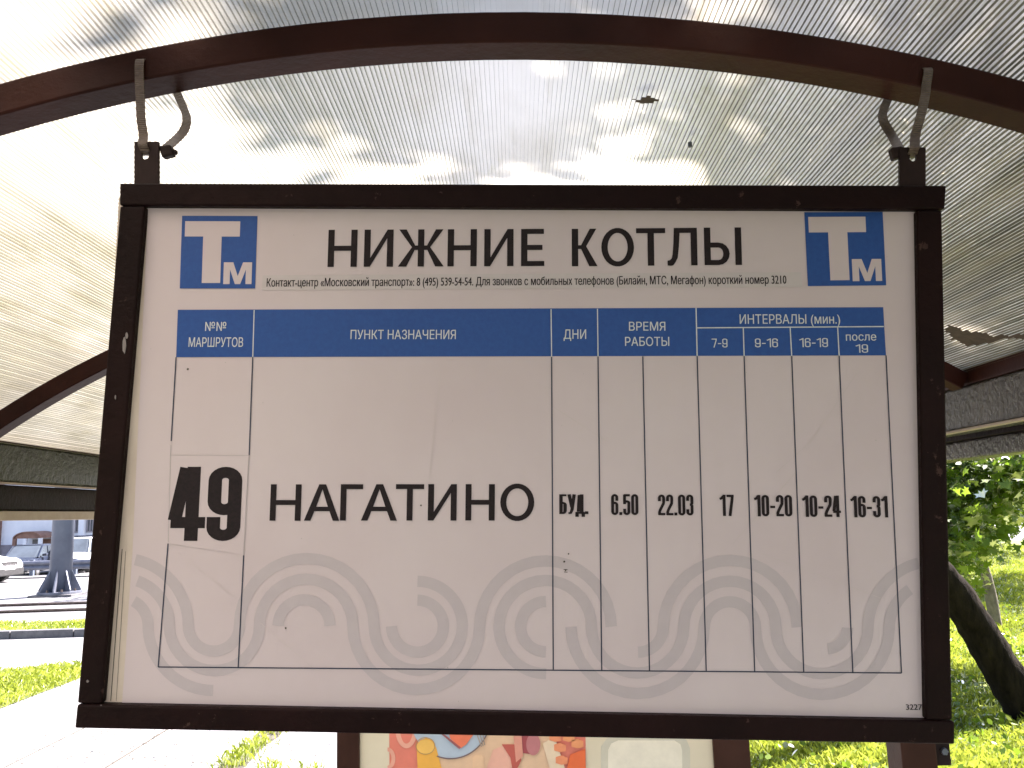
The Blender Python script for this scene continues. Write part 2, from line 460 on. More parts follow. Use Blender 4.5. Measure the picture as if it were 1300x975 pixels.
# chips of old putty on the left bar
PUTTY = flat('old_putty', (.20, .17, .17))
for (x, y, l, wd) in ((163, 440, 22, 2.2), (166, 428, 9, 1.6), (152, 505, 6, 1), (134, 894, 5, 1.2), (117, 862, 4, 1.6)):
    mb = MB(); pts = []
    for t in np.linspace(0, 2 * math.pi, 11)[:-1]:
        pts.append(B(x + math.cos(t) * wd * random.uniform(.6, 1.2), y + math.sin(t) * l * .5 * random.uniform(.8, 1.1), .0106))
    mb.prism(pts, -SN * .0008)
    mb.build('putty_mark', PUTTY, sign)
mb = MB(); mb.hexa([B(*p, -.008) for p in ((150, 250), (1180, 250), (1190, 925), (115, 915))] + [B(*p, -.0015) for p in ((150, 250), (1180, 250), (1190, 925), (115, 915))])
mb.build('backing_board', M['backing'], sign)
mb = MB(); qq = ((188.5, 250), (1180, 250), (1190, 925), (153, 920), (168, 700))
mb.prism([B(*p, -.0015) for p in qq], -SN * .0012)
sheet = mb.build('printed_sheet', M['sheet'], sign)
# thin gap lines of the sheet edges in the lower left corner
mb = MB()
def line(mb, x0, y0, x1, y1, wd, off):
    d = Vector((x1 - x0, y1 - y0)).normalized(); nn = Vector((-d.y, d.x)) * wd / 2
    mb.quad(B(x0 + nn.x, y0 + nn.y, off), B(x1 + nn.x, y1 + nn.y, off), B(x1 - nn.x, y1 - nn.y, off), B(x0 - nn.x, y0 - nn.y, off))
line(mb, 154.5, 697, 140, 890, 1.0, -.0012)
line(mb, 159, 700, 147, 890, .5, -.0011)
mb.build('edge_gap', M['joint'], sign)

# table geometry (corners of the printed table)
TL, TR, BL, BR = (225.8, 393.3), (1121.2, 390.0), (201, 846.6), (1144.3, 854.3)
TW, TH = 930.0, 476.0
src = [(0, 0), (TW, 0), (0, TH), (TW, TH)]; dst = [TL, TR, BL, BR]
A_ = []; b_ = []
for (x, y), (X, Y) in zip(src, dst):
    A_.append([x, y, 1, 0, 0, 0, -X * x, -X * y]); b_.append(X)
    A_.append([0, 0, 0, x, y, 1, -Y * x, -Y * y]); b_.append(Y)
Hm = np.append(np.linalg.solve(np.array(A_), np.array(b_)), 1).reshape(3, 3)
Hi = np.linalg.inv(Hm)
def uv2px(x, y):
    v = Hm @ np.array([x, y, 1]); return v[0] / v[2], v[1] / v[2]
def px2uv(x, y):
    v = Hi @ np.array([x, y, 1]); return v[0] / v[2], v[1] / v[2]
OFF = 0.0                                        # the sheet's face is at about -.0003
from mathutils.geometry import tessellate_polygon, interpolate_bezier, delaunay_2d_cdt
def font_mesh(body, offset=0.0, space=1.0):
    """letter outlines of the built-in font, each outer contour filled on its own; offset thickens the stems"""
    cu = bpy.data.curves.new('t', 'FONT'); cu.body = body; cu.size = 1; cu.space_character = space
    ob = bpy.data.objects.new('t', cu); COL.objects.link(ob)
    dg = bpy.context.evaluated_depsgraph_get(); dg.update()
    cc = ob.evaluated_get(dg).to_curve(dg)
    loops = []
    for sp in cc.splines:
        bp = sp.bezier_points; pts = []; n = len(bp)
        for i in range(n):
            p, q = bp[i], bp[(i + 1) % n]
            straight = abs((p.handle_right - p.co).cross(q.co - p.co).z) < 1e-5 and abs((q.handle_left - q.co).cross(q.co - p.co).z) < 1e-5
            seg = [p.co.copy()] if straight else interpolate_bezier(p.co, p.handle_right, q.handle_left, q.co, 5)[:-1]
            for c_ in seg:
                if not pts or (pts[-1] - c_).length > 1e-4: pts.append(Vector((c_.x, c_.y, 0)))
        if len(pts) > 2 and (pts[0] - pts[-1]).length < 1e-4: pts.pop()
        if len(pts) < 3: continue
        ar = sum(pts[i].x * pts[(i + 1) % len(pts)].y - pts[(i + 1) % len(pts)].x * pts[i].y for i in range(len(pts))) / 2
        loops.append([pts, ar])
    ob.to_curve_clear(); bpy.data.objects.remove(ob)
    P2 = []; E2 = []
    for pts, _ in loops:
        k = len(P2); n = len(pts); P2 += [Vector((p.x, p.y)) for p in pts]; E2 += [(k + i, k + (i + 1) % n) for i in range(n)]
    ov, _, of, *_ = delaunay_2d_cdt(P2, E2, [], 0, 1e-5)
    seg = np.array([[P2[i].x, P2[i].y, P2[j].x, P2[j].y] for i, j in E2])
    fs = []
    for f in of:                                  # keep the triangles with a non-zero winding number
        cx_ = sum(ov[i].x for i in f) / len(f); cy_ = sum(ov[i].y for i in f) / len(f)
        up = (seg[:, 1] <= cy_) & (seg[:, 3] > cy_); dn = (seg[:, 3] <= cy_) & (seg[:, 1] > cy_)
        side = (seg[:, 2] - seg[:, 0]) * (cy_ - seg[:, 1]) - (cx_ - seg[:, 0]) * (seg[:, 3] - seg[:, 1])
        if int((up & (side > 0)).sum()) - int((dn & (side < 0)).sum()): fs.append(tuple(f))
    return [Vector((v.x, v.y, 0)) for v in ov], fs
CAPH = max(v.y for v in font_mesh('Н')[0])
def text(body, xl, xr, ytop, ybase, m='ink', offset=0.0, off=.0004, space=1.0, xr_y=None, name='lettering', parent=None, place=None):
    """xl..xr and cap top..baseline are where the line of print stands on the board"""
    vs, fs = font_mesh(body, offset, space)
    x0 = min(v.x for v in vs); x1 = max(v.x for v in vs)
    ul, vb = px2uv(xl, ybase); ur, vbr = px2uv(xr, ybase if xr_y is None else xr_y); _, vt = px2uv(xl, ytop)
    mb = MB()
    for v in vs:
        t = (v.x - x0) / (x1 - x0)
        uu = ul + (ur - ul) * t; vv = vb + (vbr - vb) * t - (vb - vt) * v.y / CAPH
        mb.v.append(B(*uv2px(uu, vv), off + v.z))
    mb.f = list(fs)
    if offset:                                   # a second strike slightly to the right makes the stems bolder
        k = len(vs)
        for v in vs:
            t = (v.x + offset - x0) / (x1 - x0)
            uu = ul + (ur - ul) * t; vv = vb + (vbr - vb) * t - (vb - vt) * v.y / CAPH
            mb.v.append(B(*uv2px(uu, vv), off + .00006 + v.z))
        mb.f += [tuple(i + k for i in t) for t in fs]
    return mb.build(name, M[m], parent or sign, normals=False)
def px_poly(name, polys, m, off, parent=None):
    mb = MB()
    for p in polys: mb.poly([B(x, y, off) for x, y in p])
    return mb.build(name, M[m], parent or sign, normals=False)

# condensed heavy figures drawn with a flat pen
def rr(x0, y0, x1, y1, r, n=5):
    out = []
    for cx, cy, a0 in ((x1 - r, y1 - r, 0), (x0 + r, y1 - r, 90), (x0 + r, y0 + r, 180), (x1 - r, y0 + r, 270)):
        for i in range(n + 1):
            t = R(a0 + 90 * i / n); out.append((cx + r * math.cos(t), cy + r * math.sin(t)))
    return out
def arcpts(cx, cy, rx, ry, a0, a1, n=12):
    return [(cx + rx * math.cos(R(a0 + (a1 - a0) * i / n)), cy + ry * math.sin(R(a0 + (a1 - a0) * i / n))) for i in range(n + 1)]
def glyph(ch, hx, hy, w):
    L, Rr, Bt, T = hx, w - hx, hy, 1 - hy
    c = w / 2; rx = (Rr - L) / 2; ry = min(.11, rx * 1.1)
    top = arcpts(c, T - ry, rx, ry, 180, 0); bot = arcpts(c, Bt + ry, rx, ry, 0, -180)
    if ch == '0': return [(top + bot, True)], w
    if ch == '1': return [([(w * .62, 0), (w * .62, 1)], False), ([(0, .80), (w * .25, .83), (w * .5, .93)], False)], w * .62 + hx
    if ch == '2': return [([(L, .68)] + top + [(Rr, .70), (Rr - .01, .58), (L + .04, .26), (L, .16), (L, hy * .4)], False), ([(L - hx * .8, hy * 1.15), (w, hy * 1.15)], False)], w
    if ch == '3': return [([(L, .70)] + top + [(Rr, .66)] + arcpts(c, .60, rx, .08, 0, -90)[1:], False), ([(c, .52)] + arcpts(c, .44, rx, .08, 90, 0) + bot + [(L, .30)], False)], w
    if ch == '4': return [([(w * .62, 1), (w * .62, 0)], False), ([(w * .40, .985), (hx * .55, .27)], False), ([(0, .245), (w * 1.02, .245)], False)], w
    if ch == '5': return [([(L * .6, T), (w * .95, T)], False), ([(L, 1 - hy * .4), (L, .52)], False), ([(L, .56)] + arcpts(c, .58, rx, .07, 150, 0) + [(Rr, .4)] + bot + [(L, .30)], False)], w
    if ch == '6': return [([(Rr, .68)] + list(reversed(top)) + [(L, .5), (L, .3)], False), (arcpts(c, .58 - ry, rx, ry, 180, 0) + bot, True)], w
    if ch == '7': return [([(0, T), (w, T)], False), ([(Rr, T), (Rr - .02, .75), (w * .42, 0)], False)], w
    if ch == '9': 
        s, ww = glyph('6', hx, hy, w); return [([(w - x, 1 - y) for x, y in p], cl) for p, cl in s], ww
    if ch == '-': return [([(.0, .44), (w * .66, .44)], False)], w * .66
    if ch == '.': return [([(hx, 0), (hx, .14)], False)], 2 * hx
    if ch == 'Б': return [([(L, 0), (L, 1)], False), ([(L, T), (w * .95, T)], False), ([(L, .56), (c, .56)] + arcpts(c, .46, rx, .10, 90, 0) + arcpts(c, .2, rx, .2 - hy, 0, -90) + [(L, hy)], False)], w
    if ch == 'У': return [([(hx * .8, 1), (c + .02, .34)], False), ([(w - hx * .6, 1), (c + .03, .22), (c - .05, hy), (hx * .4, hy)], False)], w
    if ch == 'Д': return [([(c - rx * .75, .12), (c - rx * .3, T), (Rr, T)], False), ([(Rr - .01, 1), (Rr - .01, .1)], False), ([(-.02, hy * 1.2), (w + .04, hy * 1.2)], False), ([(hx * .5, .1), (hx * .5, -.14)], False), ([(w - hx * .3, .1), (w - hx * .3, -.14)], False)], w + .02
def figures(body, xl, xr, ytop, ybase, hx=.088, hy=.055, w=.43, gap=.055, name='lettering', off=.0006, m='ink'):
    strokes = []; x = 0
    for ch in body:
        s, ww = glyph(ch, hx, hy, w)
        strokes += [([(x + px, py) for px, py in p], cl) for p, cl in s]
        x += ww + gap
    x -= gap
    ul, vb = px2uv(xl, ybase); ur, _ = px2uv(xr, ybase); _, vt = px2uv(xl, ytop)
    mb = MB()
    for k, (p, cl) in enumerate(strokes):
        p = [q_ for i, q_ in enumerate(p) if i == 0 or math.hypot(q_[0] - p[i - 1][0], q_[1] - p[i - 1][1]) > 1e-4]
        n = len(p); ring = []
        for i in range(n):
            if cl: pp, pn = p[i - 1], p[(i + 1) % n]
            else: pp, pn = p[max(i - 1, 0)], p[min(i + 1, n - 1)]
            dx, dy = pn[0] - pp[0], pn[1] - pp[1]; l = math.hypot(dx, dy) or 1; nx, ny = -dy / l, dx / l
            ring.append(((p[i][0] + nx * hx, p[i][1] + ny * hy), (p[i][0] - nx * hx, p[i][1] - ny * hy)))
        b0 = len(mb.v)
        for aa, bb in ring:
            for (gx, gy) in (aa, bb):
                mb.v.append(B(*uv2px(ul + (ur - ul) * gx / x, vb - (vb - vt) * gy), off + k * .00002))
        for i in range(n if cl else n - 1):
            j = (i + 1) % n
            mb.f.append((b0 + 2 * i, b0 + 2 * i + 1, b0 + 2 * j + 1, b0 + 2 * j))
    return mb.build(name, M[m], sign, normals=False)

# watermark ribbons
def wave_strip(mb, pts, hw, off):
    n = len(pts); b0 = len(mb.v)
    for i in range(n):
        pp, pn = pts[max(i - 1, 0)], pts[min(i + 1, n - 1)]
        dx, dy = pn[0] - pp[0], pn[1] - pp[1]; l = math.hypot(dx, dy) or 1
        for s_ in (1, -1):
            mb.v.append(B(pts[i][0] - dy / l * hw * s_, pts[i][1] + dx / l * hw * s_, off))
    for i in range(n - 1): mb.f.append((b0 + 2 * i, b0 + 2 * i + 1, b0 + 2 * i + 3, b0 + 2 * i + 2))
def aq(cx, cy, r, a0, a1):     # angle with y up
    n = max(4, int(abs(a1 - a0) / 8)); sx = 1.0; sy = 1.0
    return [(cx + r * math.cos(R(a0 + (a1 - a0) * i / n)), cy - r * math.sin(R(a0 + (a1 - a0) * i / n))) for i in range(n + 1)]
def yw(x): return 794.5 + (x - 400) * .0035
def half(x0, x1, up, a0=180, a1=0):      # half ring from leg x0 to leg x1, over (up=1) or under (up=-1)
    c, r = (x0 + x1) / 2, abs(x1 - x0) / 2
    s_ = 1 if x1 > x0 else -1
    n = 18
    return [(c + s_ * r * math.cos(R(a0 + (a1 - a0) * i / n)), yw(c) - up * r * math.sin(R(a0 + (a1 - a0) * i / n))) for i in range(n + 1)]
def legs(xs, up0, pre=(), post=()):
    out = list(pre); up = up0
    for i in range(len(xs) - 1):
        out += half(xs[i], xs[i + 1], up); up = -up
    return out + list(post)
W_ = [
    legs([239, 304, 475, 587], -1, half(69, 239, 1, 78, 0), half(587, 473, 1, 180, 90)),
    legs([215, 329.5, 448, 609, 776], -1, half(97, 215, 1, 72, 0)),
    half(119, 188, 1, 62, 0) + half(188, 353, -1, 180, 90),
    half(353, 419, 1),
    half(497, 563, -1) + half(563, 497, 1, 180, 90),
    legs([633.5, 751, 868, 985, 1102], 1, half(753, 633.5, -1, 90, 0), half(1102, 1272, 1, 180, 104)),
    half(725, 661, 1, 90, 0) + half(661, 725, -1, 180, 90),
    legs([725, 894, 959, 1129], -1, (), half(1129, 1247, 1, 180, 124)),
    legs([842, 1012], 1, half(778, 842, -1, 90, 0)),
    half(1022, 1076, -1, 86, 0),
]
mb = MB()
for k, p in enumerate(W_):
    pp = [p[0]]
    for q_ in p[1:]:
        if math.hypot(q_[0] - pp[-1][0], q_[1] - pp[-1][1]) > .6: pp.append(q_)
    wave_strip(mb, pp, 7.2, .00002 + k * .00001)
mb.build('wave_ornament', M['wave'], sheet, normals=False)

# blue header, logos
px_poly('table_header', [[(225.8, 393.3), (1121.2, 390), (1124.7, 451.2), (223.7, 453.5)]], 'blue', .0002, sheet)
for (x0, y0, x1, y1, wd) in ((322.8, 393.6, 321.0, 453, 1.3), (699.6, 392.6, 700.3, 452.6, 1.3), (758.5, 392, 759.2, 452.4, 1.3), (883.6, 391, 885, 452, 1.5),
                             (883.8, 416.3, 1122, 414.6, 1.4), (943.5, 416, 944.6, 452, 1.4), (1003, 415.7, 1005, 452, 1.4), (1063.3, 415.4, 1065.2, 451.5, 1.4)):
    hv = MB(); line(hv, x0, y0, x1, y1, wd, .0004); hv.build('header_rule', M['white_ink'], sheet, normals=False)
RULES = [(223.7, 453.5, 217.5, 560), (213.5, 690, 201, 846.6), (321, 453.5, 316.5, 578), (309.5, 705, 302.5, 847.4), (700.3, 453, 702.4, 849.8), (759.2, 452.6, 763.9, 850.5),
         (816, 452.5, 824.5, 851), (885, 452, 896.5, 851.5), (944.6, 452, 958, 852.5), (1005, 452, 1020.3, 853), (1065.2, 451.5, 1082.5, 853.5), (1124.7, 451.2, 1144.3, 854.3)]
for l_ in RULES + [(201, 846.6, 1144.3, 854.3)]:
    rl = MB(); line(rl, *l_, 1.5, .0005 + (.00003 if l_[0] == 201 else 0)); rl.build('table_rule', M['ink2'], sheet, normals=False)
rl = MB()
line(rl, 217.2, 565, 213.8, 688, .7, .0005); line(rl, 316.6, 579, 309.5, 705, .6, .0005)
line(rl, 215.5, 577.8, 316, 578.3, .5, .0005)
rl.build('label_edge', flat('label_edge_shade', (.42, .38, .39)), sheet, normals=False)
# pasted number label and contact strip
px_poly('pasted_label', [[(217.5, 578.5), (315.6, 579), (309, 704), (214, 690)]], 'sheet', .00035, sheet)
px_poly('pasted_strip', [[(333.5, 349.5), (1017, 345.5), (1018.5, 364.5), (332.8, 368.5)]], 'label', .0003, sheet)
def logo(x0, y0, x1, y1, x2, y2, x3, y3, up):
    """quadrilateral corners TL TR BR BL; the T and M drawn in unit coordinates"""
    def P(s, t):
        xa, ya = x0 + (x1 - x0) * s, y0 + (y1 - y0) * s; xb, yb = x3 + (x2 - x3) * s, y3 + (y2 - y3) * s
        return (xa + (xb - xa) * t, ya + (yb - ya) * t)
    lg = px_poly('logo', [[P(0, 0), P(1, 0), P(1, 1), P(0, 1)]], 'blue', .0003, sheet)
    t = [(.045, up), (.775, up), (.775, up + .21), (.535, up + .21), (.535, .925), (.29, .925), (.29, up + .21), (.045, up + .21)]
    px_poly('logo_letter', [[P(*q) for q in t]], 'sheet', .0006, sheet)
    mm = [(.575, .94), (.575, .64), (.70, .64), (.765, .83), (.83, .64), (.95, .64), (.95, .94), (.87, .94), (.87, .74), (.80, .94), (.73, .94), (.66, .74), (.66, .94)]
    px_poly('logo_letter', [[P(*q) for q in mm]], 'sheet', .0006, sheet)
logo(231.3, 274, 327, 274.3, 324, 366.3, 228.3, 366.3, .075)
logo(1021, 269.5, 1120.5, 269, 1125, 362.3, 1025.5, 363.3, .065)
def LET(ch, w, sx, sy=.135):
    """flat outlines of the title letters: y 0 baseline .. 1 cap; w width, sx stem"""
    if ch == 'Н': return [[(0, 0), (sx, 0), (sx, .5 - sy / 2), (w - sx, .5 - sy / 2), (w - sx, 0), (w, 0), (w, 1), (w - sx, 1), (w - sx, .5 + sy / 2), (sx, .5 + sy / 2), (sx, 1), (0, 1)]]
    if ch == 'И': return [[(0, 0), (sx * .95, 0), (w - sx, .76), (w - sx, 0), (w, 0), (w, 1), (w - sx * .95, 1), (sx, .24), (sx, 1), (0, 1)]]
    if ch == 'Е': return [[(0, 0), (w, 0), (w, sy), (sx, sy), (sx, .5 - sy / 2), (w * .92, .5 - sy / 2), (w * .92, .5 + sy / 2), (sx, .5 + sy / 2), (sx, 1 - sy), (w * .98, 1 - sy), (w * .98, 1), (0, 1)]]
    if ch == 'Т': return [[(0, 1), (0, 1 - sy), (w / 2 - sx / 2, 1 - sy), (w / 2 - sx / 2, 0), (w / 2 + sx / 2, 0), (w / 2 + sx / 2, 1 - sy), (w, 1 - sy), (w, 1)]]
    if ch == 'Г': return [[(0, 0), (sx, 0), (sx, 1 - sy), (w, 1 - sy), (w, 1), (0, 1)]]
    if ch == 'А':
        c = w / 2; t = sx * .58
        return [[(0, 0), (c - t, 1), (c + t, 1), (w, 0), (w - sx * 1.1, 0), (w - sx * 1.1 - .10, .26), (sx * 1.1 + .10, .26), (sx * 1.1, 0)],
                [(sx * 1.1 + .145, .26 + sy * .9), (w - sx * 1.1 - .145, .26 + sy * .9), (c, .86)]]
    if ch == 'О':
        return [[(w / 2 + w / 2 * math.cos(R(t)), .5 + .515 * math.sin(R(t))) for t in range(0, 360, 12)],
                [(w / 2 + (w / 2 - sx) * math.cos(R(t)), .5 + (.515 - sy) * math.sin(R(t))) for t in range(0, 360, 12)]]
    if ch == 'К': return [[(0, 0), (sx, 0), (sx, 1), (0, 1)], [(sx * .98, .46), (sx * .98, .56), (w * .36, .56), (w - sx * 1.2, 1), (w * .96, 1), (w * .56, .53), (w, 0), (w - sx * 1.3, 0), (w * .36, .46)]]
    if ch == 'Ж':
        c = w / 2; h = sx / 2
        return [[(c - h, 0), (c + h, 0), (c + h, 1), (c - h, 1)],
                [(c + h * .98, .445), (c + h * .98, .565), (c + h + .07, .565), (w - sx * 1.3, 1), (w * .985, 1), (w - .35, .52), (w, 0), (w - sx * 1.35, 0), (c + h + .08, .445)],
                [(c - h * .98, .445), (c - h - .08, .445), (sx * 1.35, 0), (0, 0), (.35, .52), (w * .015, 1), (sx * 1.3, 1), (c - h - .07, .565), (c - h * .98, .565)]]
    if ch == 'Л': return [[(0, 0), (0, sy * .95), (.06, .14), (.105, .19), (.13, .30), (.155, .6), (.17, 1), (w, 1), (w, 0), (w - sx, 0), (w - sx, 1 - sy), (.17 + sx * .9, 1 - sy), (.155 + sx * .85, .5), (.12 + sx * .85, .2), (.08 + sx * .7, .07), (.14, .0), (.08, -.01)]]
    if ch == 'Ы':
        bw = w * .68; n = 8
        bowl = [(sx, .60)] + [(bw - .28 + .28 * math.cos(R(90 - 180 * i / n)), .30 + .30 * math.sin(R(90 - 180 * i / n))) for i in range(n + 1)] + [(0, 0), (0, 1), (sx, 1)]
        hole = [(sx, .60 - sy)] + [(bw - .28 + (.28 - sx) * math.cos(R(90 - 180 * i / n)), .30 + (.30 - sy) * math.sin(R(90 - 180 * i / n))) for i in range(n + 1)] + [(sx, sy)]
        return [bowl, hole, [(w - sx, 0), (w, 0), (w, 1), (w - sx, 1)]]
from mathutils.geometry import tessellate_polygon
def title(spec, ytop, ybase, dy=0.0, sx=.16, off=.0004):
    """spec: (letter, left px, right px); each letter stands where it is printed"""
    xm0 = spec[0][1]
    mb = MB()
    for ch, xl, xr in spec:
        sh = dy * (xl - xm0)
        ul, vb = px2uv(xl, ybase + sh); ur, _ = px2uv(xr, ybase + sh); _, vt = px2uv(xl, ytop + sh)
        h = vb - vt; wr = (ur - ul) / h
        loops = LET(ch, wr, sx)
        groups = [loops] if ch in 'АО' else ([loops[:2], loops[2:]] if ch == 'Ы' else [[l] for l in loops])
        for gi, g in enumerate(groups):
            flat_ = [q for l in g for q in l]
            tri = tessellate_polygon([[Vector((x, y, 0)) for x, y in l] for l in g])
            b0 = len(mb.v)
            mb.v += [B(*uv2px(ul + x * h, vb - y * h), off + gi * .00003) for x, y in flat_]
            mb.f += [tuple(b0 + i for i in t) for t in tri]
    return mb.build('lettering', M['ink'], sign, normals=False)
title([('Н', 415.8, 452.9), ('И', 461.8, 498.8), ('Ж', 505.0, 563.3), ('Н', 568, 605.1), ('И', 614.6, 651.8), ('Е', 661.5, 691)], 291.9, 339, -.0045)
title([('К', 726, 758.7), ('О', 763.5, 805.2), ('Т', 808, 845.2), ('Л', 847.5, 885.6), ('Ы', 894.5, 942)], 290.6, 338.2, -.009)
text('Контакт-центр «Московский транспорт»: 8 (495) 539-54-54. Для звонков с мобильных телефонов (Билайн, МТС, Мегафон) короткий номер 3210',
     338.5, 998.0, 353.3, 364.0, m='ink', offset=.035, xr_y=360.2, off=.0006)
for b_, xl, xr, yt, yb in (('№№', 260.5, 287, 408.8, 420.2), ('МАРШРУТОВ', 239.5, 308.5, 428.4, 440.4), ('ПУНКТ НАЗНАЧЕНИЯ', 445, 578.5, 418.8, 430.6),
                           ('ДНИ', 715.5, 744, 418.3, 430.3), ('ВРЕМЯ', 798.5, 844.5, 408.6, 419.8), ('РАБОТЫ', 793.5, 849.5, 427.8, 439.2),
                           ('ИНТЕРВАЛЫ (мин.)', 939, 1066.3, 399.2, 411.2), ('7-9', 903.5, 923.5, 430.0, 441.3), ('9-16', 958.5, 987.5, 429.8, 441.0),
                           ('16-19', 1015, 1051, 429.3, 440.8), ('после', 1073.8, 1112.2, 422.2, 432.6), ('19', 1086.5, 1102, 437.2, 447.9)):
    if b_[0].isdigit(): figures(b_, xl, xr, yt, yb, hx=.058, hy=.052, w=.56, gap=.12, m='white_ink')
    else: text(b_, xl, xr, yt, yb, m='white_ink', offset=.012, off=.0006, xr_y=yb - (.25 if xr > 900 else 0))
title([('Н', 342.2, 381.6), ('А', 385.8, 430.8), ('Г', 431.5, 460), ('А', 458.2, 504), ('Т', 501.8, 537.8), ('И', 543, 579.5), ('Н', 590.7, 628), ('О', 635, 678.2)], 614.8, 661, -.001)
figures('49', 215.5, 304.5, 592.5, 686.5, hx=.092, hy=.075, w=.46, gap=.03)
figures('БУД.', 710, 747, 627.5, 652.5, hx=.10, hy=.05, w=.44, gap=.05)
figures('6.50', 776, 810.5, 627.2, 653.8)
figures('22.03', 835.5, 880.5, 627.8, 654.3)
figures('17', 914, 932, 628, 655)
figures('10-20', 958, 1006, 628.3, 655.5)
figures('10-24', 1019, 1067.5, 629, 656.2)
figures('16-31', 1080.5, 1127.5, 629.6, 656.8)
text('3227', 1150, 1170.3, 893.7, 901, m='ink', offset=.03, xr_y=901)
# specks and a small torn sticker remain
for (x, y, r_) in ((238.7, 469, 1.5), (534.4, 641.5, 1.3), (363, 797.3, 1.2), (718, 724, 1.1), (716.5, 713, 1.6), (722, 703, 1.2), (243, 646, 1.1)):
    mb = MB(); mb.poly([B(x + r_ * math.cos(t) * random.uniform(.6, 1.3), y + r_ * math.sin(t) * random.uniform(.6, 1.3), .0005) for t in np.linspace(0, 2 * math.pi, 8)[:-1]])
    mb.build('speck', M['joint'], sheet, normals=False)
for l_ in ((715.5, 723, 720.5, 723, .8), (716, 726, 720.5, 726.3, .9)):
    mb = MB(); line(mb, *l_, .0007); mb.build('speck', M['joint'], sheet, normals=False)
SCR = flat('scratch_tone', (.55, .48, .48))
for (x0, y0, x1, y1) in ((225, 700, 300, 760), (330, 790, 400, 850), (1010, 600, 930, 690), (1030, 560, 985, 600), (700, 515, 770, 560), (960, 700, 1120, 760), (1090, 470, 1030, 560), (560, 470, 545, 610)):
    mb = MB(); line(mb, x0, y0, x1, y1, .5, .00045)
    mb.build('scratch', SCR, sheet, normals=False)
# lugs with holes
def lug(px0, px1, y0, y1, hx_, hy_, hr):
    outer = [(px0, y1), (px0, y0 + 2), (px0 + 2, y0), (px1 - 1, y0 + 1), (px1, y0 + 3), (px1, y1)]
    mb = MB(); n = 16
    # ring-to-outline quads
    def outl(t):
        d = (math.cos(t), math.sin(t)); best = 1e9
        for (X, s_) in ((px0, -1), (px1, 1)):
            if d[0] * s_ > 1e-6: best = min(best, (X - hx_) / d[0])
        for (Yy, s_) in ((y0, -1), (y1, 1)):
            if d[1] * s_ > 1e-6: best = min(best, (Yy - hy_) / d[1])
        return (hx_ + d[0] * best, hy_ + d[1] * best)
    angs = sorted([2 * math.pi * i / n for i in range(n)] + [math.atan2(Yy - hy_, X - hx_) % (2 * math.pi) for X in (px0, px1) for Yy in (y0, y1)])
    N2 = len(angs)
    for off in (-.002, .003):
        for t in angs:
            o_ = outl(t); h_ = (hx_ + hr * math.cos(t), hy_ + hr * 1.1 * math.sin(t))
            mb.v += [B(*h_, off), B(*o_, off)]
    for i in range(N2):
        j = (i + 1) % N2; k = 2 * N2
        mb.f += [(2 * i, 2 * j, 2 * j + 1, 2 * i + 1), (k + 2 * i, k + 2 * i + 1, k + 2 * j + 1, k + 2 * j), (2 * i, k + 2 * i, k + 2 * j, 2 * j), (2 * i + 1, 2 * j + 1, k + 2 * j + 1, k + 2 * i + 1)]
    return mb.build('hanging_lug', M['lug'], sign, bevel=.0006)
lug(171.5, 202.5, 180.5, 236, 185.5, 198, 4.6)
lug(1141, 1174, 188, 239, 1158, 201, 4.4)
done()

# ================================================================== CABLE TIES
def ribbon(mb, pts, wid, thick, wdirs):
    pts = [Vector(p) for p in pts]
    # smooth (Catmull-Rom)
    out = []; wo = []
    n = len(pts)
    for i in range(n - 1):
        p0, p1, p2, p3 = pts[max(i - 1, 0)], pts[i], pts[i + 1], pts[min(i + 2, n - 1)]
        for t in (0, .2, .4, .6, .8):
            out.append(.5 * ((2 * p1) + (p2 - p0) * t + (2 * p0 - 5 * p1 + 4 * p2 - p3) * t * t + (3 * p1 - p0 - 3 * p2 + p3) * t ** 3))
            wo.append((Vector(wdirs[i]) * (1 - t) + Vector(wdirs[i + 1]) * t).normalized())
    out.append(pts[-1]); wo.append(Vector(wdirs[-1]).normalized())
    rings = []
    for i, p in enumerate(out):
        t = (out[min(i + 1, len(out) - 1)] - out[max(i - 1, 0)]).normalized()
        ww = (wo[i] - t * wo[i].dot(t)).normalized(); nn = t.cross(ww)
        rings.append([p - ww * wid / 2 - nn * thick / 2, p + ww * wid / 2 - nn * thick / 2, p + ww * wid / 2 + nn * thick / 2, p - ww * wid / 2 + nn * thick / 2])
    mb.sweep(rings)
def make_tie(label, top, fr, bk, head, mir, tail):
    t = thing('cable_tie', label, 'cable tie', tuple(B(*head, .004)), 'cable ties holding up the route sign')
    e = Vector((1, 0, 0)); e2 = Vector((.8, .55 * mir, 0))
    tp = at_y(*top, YR - .003)
    pts = [B(*p, o_) for p, o_ in tail[:1]] + [at_y(*p, y) for p, y in bk]
    wd = [e2] * len(pts)
    pts += [Vector((tp.x, YR + .054, tp.z + .010)), Vector((tp.x, YR + .02, tp.z + .0035)), Vector((tp.x, YR - .003, tp.z))]
    wd += [e, e, e]
    pts += [at_y(*p, y) for p, y in fr]; wd += [e] * len(fr)
    pts += [B(*p, o_) for p, o_ in tail[1:]]; wd += [e] * (len(tail) - 1)
    mb = MB(); ribbon(mb, pts, .0125, .0017, wd); mb.build('strap', M['tie'], t, bevel=.0004)
    hx_, hy_ = head
    mb = MB(); mb.hexa([B(hx_ + a_, hy_ + b_, o_) for o_ in (-.012, .001) for a_, b_ in ((-8, -6), (7, -8), (11, 5), (-4, 9))])
    mb.build('locking_head', M['lug'], t, bevel=.0025)
    mb = MB(); mb.hexa([B(hx_ + a_, hy_ + b_, o_) for o_ in (-.009, -.003) for a_, b_ in ((7, -4), (14, -2), (13, 3), (7, 4))])
    mb.build('tail_end', M['lug'], t, bevel=.001)
    done()
